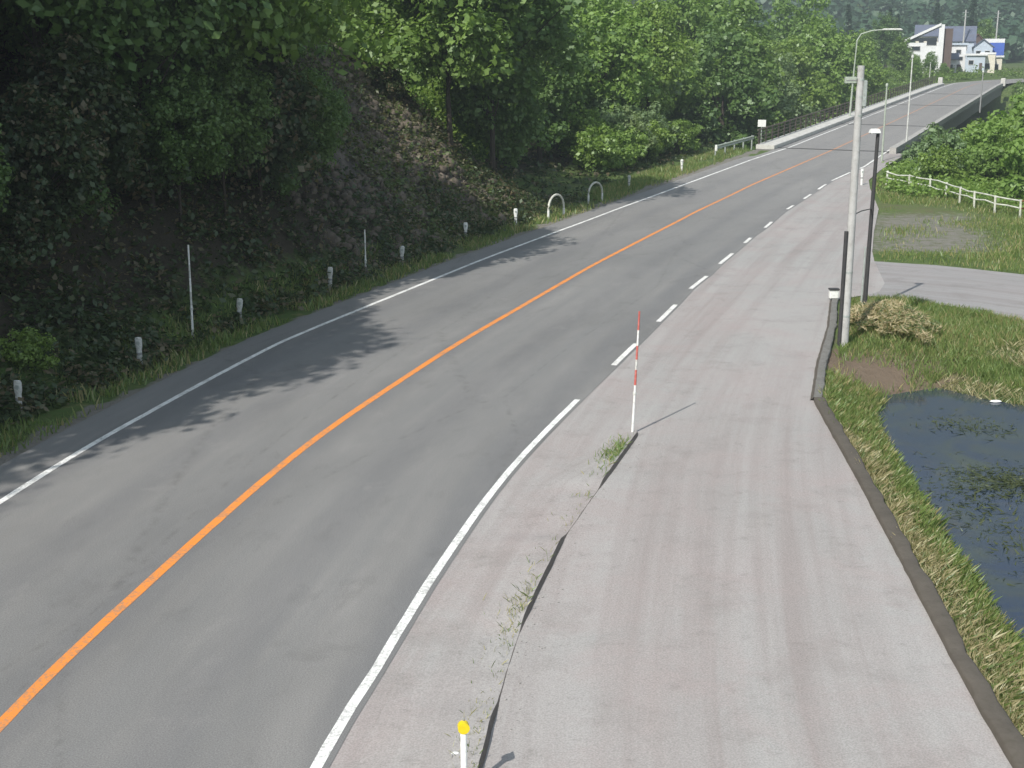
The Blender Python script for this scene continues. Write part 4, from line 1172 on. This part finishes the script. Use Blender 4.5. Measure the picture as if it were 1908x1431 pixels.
# verge on the left
N = 26000
st = rs.uniform(20, 92, N); d = -(4.75 + 2.6 * rs.rand(N) ** 0.7)
kp = (fbm(st, d, 0.5, 3) > 0.40) & (-d > 4.6 + 0.9 * fbm(st, d, 0.35, 2)) & (d < dl(st) - 1.15)
P = np.stack(rp(st[kp], d[kp])[:2], 1)
blades('grass', 'green grass along the left verge', P, LEAF['grass'], 0.22, 0.035, 5)
# right: between kerb and pond
N = 60000
y = rs.uniform(9.5, 30, N); t = rs.rand(N)
kx_ = np.interp(y, KERB[:, 1], KERB[:, 0]) + 0.24
px_ = np.interp(y, [4, 9, 14.7, 17.1, 20, 23.6, 26.8, 28.5, 30], [5.9, 6.15, 6.42, 6.72, 6.92, 7.35, 7.72, 8.4, 10.5]) + 0.12
x = kx_ + t * (px_ - kx_)
n1 = fbm(x, y, 0.8, 3)
dryf = (t < 0.52 + 0.5 * (n1 - 0.5)) & (y < 23.5 + 2 * n1)
P = np.stack([x, y], 1)
blades('dry_grass', 'pale dry grass between the dark kerb and the pond', P[dryf & (rs.rand(N) < 0.8)], LEAF['dry'], 0.13, 0.016, 6, 0.9)
soil_ok = np.exp(-(((x - 8.6) / 1.3) ** 2 + ((y - 29.6) / 1.5) ** 2)) < 0.4
blades('grass', 'green grass on the pond margin', P[(~dryf) & soil_ok], LEAF['grass'], 0.17, 0.018, 7, 0.6)
# right: far bank of the pond up to the side road
N = 110000
x = rs.uniform(7.6, 17.5, N); y = rs.uniform(25.5, 38.5, N)
P = np.stack([x, y], 1)
pdd = poly_dist(POND_EDGE, x, y)
lo = np.interp(x, SIDE_LO[:, 0], SIDE_LO[:, 1])
kp = (pdd > -0.1) & (y < lo - 0.1) & (x > np.interp(y, EDGE_R[:, 1], EDGE_R[:, 0]) + 0.4)
sp = np.exp(-(((x - 8.6) / 1.5) ** 2 + ((y - 29.6) / 1.6) ** 2)); kp &= (rs.rand(N) > sp * 1.12)
n1 = fbm(x, y, 0.45, 3)
dr_ = (n1 + 0.10 * (x - 12) / 3 + 0.2 * (pdd < 0.7) > 0.56)
blades('grass', 'green grass on the far bank of the pond', P[kp & ~dr_], LEAF['grass'], 0.17, 0.015, 8)
blades('dry_grass', 'straw coloured dry grass on the far bank of the pond', P[kp & dr_ & (rs.rand(N) < 0.6)], LEAF['dry'], 0.13, 0.014, 9, 0.9)
# right: rough lot past the side road
N = 90000
x = rs.uniform(12, 32, N); y = rs.uniform(40, 76, N)
hi = np.interp(x, SIDE_HI[:, 0], SIDE_HI[:, 1])
kp = (y > hi + 0.3) & (x > np.interp(y, EDGE_R[:, 1], EDGE_R[:, 0]) + 0.25)
n1 = fbm(x, y, 0.3, 3)
far_ok = np.clip((x - np.interp(y, EDGE_R[:, 1], EDGE_R[:, 0]) - 2.5) / 5, 0, 1) + smooth(60, 66, y)
kp &= (n1 + 0.30 * far_ok + 0.30 * rs.rand(N) > 0.70)
P = np.stack([x, y], 1)[kp]
blades('grass', 'patchy grass on the rough lot beyond the side road', P, LEAF['grass'], 0.17, 0.028, 10)
# straw heap
p = empty('straw_heap', (9.95, 33.3, hz(9.95, 33.3)))
tag(p, 'heap of straw coloured cut stalks at the foot of the poles', 'straw heap')
rs = np.random.RandomState(9)
k = 260
C = np.stack([rs.randn(k) * 0.36, rs.randn(k) * 0.72, np.zeros(k)], 1)
C[:, 2] = 0.45 * np.exp(-((C[:, 0] / 0.8) ** 2 + (C[:, 1] / 1.3) ** 2)) * rs.rand(k) ** 0.4 + 0.05
V, F = leaf_cloud(C, np.full(k, 0.20), 60, 0.24, rs, 0.9, 0.2, 0.06, 0.6)
tag(link('stalks', mesh_np('stalks', V, F), LEAF['straw'], p), kind='stuff')
# island weeds
N = 900
y = np.concatenate([rs.normal(15.4, 0.6, 230), rs.normal(22.4, 0.35, 330), rs.normal(11.5, 0.8, 150), rs.uniform(12, 23.5, 190)])
x = np.interp(y, ISL[:, 1], ISL[:, 0]) - 0.02 - np.abs(rs.randn(N)) * 0.16
gr = rs.rand(N) < 0.25
P = np.stack([x, y], 1)
wz = np.array([isl_h(v) for v in y]) * np.clip(1 - (np.interp(y, ISL[:, 1], ISL[:, 0]) - x) / 1.25, 0, 1)
m_ = ~gr & (y < 20)
blades('dry_grass', 'withered weeds along the low traffic island kerb', P[m_], LEAF['dry'], 0.075, 0.010, 11, 0.9, z=wz[m_])
m_ = gr & (y < 20)
blades('grass', 'thin green weeds in the joint of the traffic island', P[m_], LEAF['grass'], 0.06, 0.010, 15, 0.9, z=wz[m_])
blades('grass', 'small green weed tufts beside the red and white snow pole', P[y > 20], LEAF['grass'], 0.10, 0.012, 12, 0.9, z=wz[y > 20])
rs = np.random.RandomState(61)
k = 1000
yy = rs.uniform(9.5, 24.2, k); xx = np.interp(yy, ISL[:, 1], ISL[:, 0]) + rs.randn(k) * 0.22 - 0.1
r_ = 0.005 + 0.012 * rs.rand(k) ** 3
tet = np.array([(1, 0, -0.3), (-0.5, 0.87, -0.3), (-0.5, -0.87, -0.3), (0.1, 0.1, 0.8)])
V = tet[None] * r_[:, None, None] * (0.7 + 0.6 * rs.rand(k, 4, 1)) + np.stack([xx, yy, 0.012 + 0.0 * xx], 1)[:, None]
F = (np.array([(0, 1, 3), (1, 2, 3), (2, 0, 3), (2, 1, 0)])[None] + (np.arange(k) * 4)[:, None, None]).reshape(-1, 3)
tag(link('gravel', mesh_np('gravel', V.reshape(-1, 3), F), M['concrete']), 'loose grit scattered along the low traffic island kerb', 'gravel', None, 'stuff')
# broken rock on the cut face
rs = np.random.RandomState(62)
k = 3600
ss = rs.uniform(40, 63, k); dd = -(6.5 + 8.5 * rs.rand(k))
kp = (fbm(ss, dd, 0.35, 3) > 0.42)
ss, dd = ss[kp], dd[kp]; k = len(ss)
xx, yy, _ = rp(ss, dd)
zz = height(xx, yy)
r_ = 0.05 + 0.22 * rs.rand(k) ** 2.5
ico = bmesh.new(); bmesh.ops.create_icosphere(ico, subdivisions=1, radius=1.0)
iv = np.array([v.co[:] for v in ico.verts]); ifc = np.array([[v.index for v in f.verts] for f in ico.faces]); ico.free()
V = iv[None] * (0.75 + 0.5 * rs.rand(k, len(iv), 1)) * r_[:, None, None] * (0.6 + 0.8 * rs.rand(k, 1, 3)) + np.stack([xx, yy, zz + r_ * 0.1], 1)[:, None]
F = (ifc[None] + (np.arange(k) * len(iv))[:, None, None]).reshape(-1, 3)
tag(link('rubble', mesh_np('rubble', V.reshape(-1, 3), F), M['rock']), 'broken grey brown rock on the face of the left bank', 'rubble', None, 'stuff')
# dry creepers on the sunlit end of the bank
k = 2800
ss = rs.uniform(46, 63, k); dd = -(6.6 + 9 * rs.rand(k))
P = np.stack(rp(ss, dd)[:2], 1)
scatter('undergrowth', 'dry brownish creepers on the sunlit end of the rocky bank', P, LEAF['creeper'], 16, 0.34, 0.16, 63)
# pond weeds
N = 2600
x = np.concatenate([rs.normal(9.0, 0.5, 1300), rs.normal(7.9, 0.35, 500), rs.normal(9.6, 0.5, 400), rs.normal(8.2, 0.5, 400)]); y = np.concatenate([rs.normal(22.4, 0.6, 1300), rs.normal(21.4, 1.0, 500), rs.normal(26.2, 0.4, 400), rs.normal(18.6, 1.0, 400)])
blades('water_weed', 'olive water weed showing at the pond surface', np.stack([x, y], 1), LEAF['weed'], 0.06, 0.05, 13, 3.5, z=POND_Z - 0.03, cat='water weed')

# wooded mountain far behind
rs = np.random.RandomState(55)
N = 10500
y = 370 + 1150 * rs.rand(N) ** 1.25; ang = rs.uniform(-0.08, 0.60, N)
x = y * np.tan(ang)
z = height(x, y)
sc = rs.uniform(2.4, 4.6, N) * (1 + y / 2500)
V, F = leaf_cloud(np.stack([x, y, z + sc * rs.uniform(0.5, 1.5, N)], 1), sc, 26, 2.3, rs, 0.6, 1.0, 0.42, 1.1)
tag(link('forest', mesh_np('forest', V, F), LEAF['forest']), 'hazy wooded mountainside rising behind the village', 'forest', None, 'stuff')

# ------------------------------------------------------------------ haze
k = NT('haze_air')
pv = k.n('ShaderNodeVolumePrincipled')
pv.inputs['Color'].default_value = (0.76, 0.90, 1.0, 1)
pv.inputs['Density'].default_value = 0.0011
pv.inputs['Anisotropy'].default_value = 0.2
k.l(pv.outputs[0], k.out.inputs['Volume'])
zlo = float(min(GZ.min(), -20)) - 1.0; zhi = float(max(GZ.max(), 600)) + 40
q = MB()
q.box((200, 1100, (zlo + zhi) / 2), (5600, 3400, zhi - zlo))
hz_o = q.build('haze', k.m)
tag(hz_o, 'thin bluish summer haze in the air', 'haze', None, 'stuff')
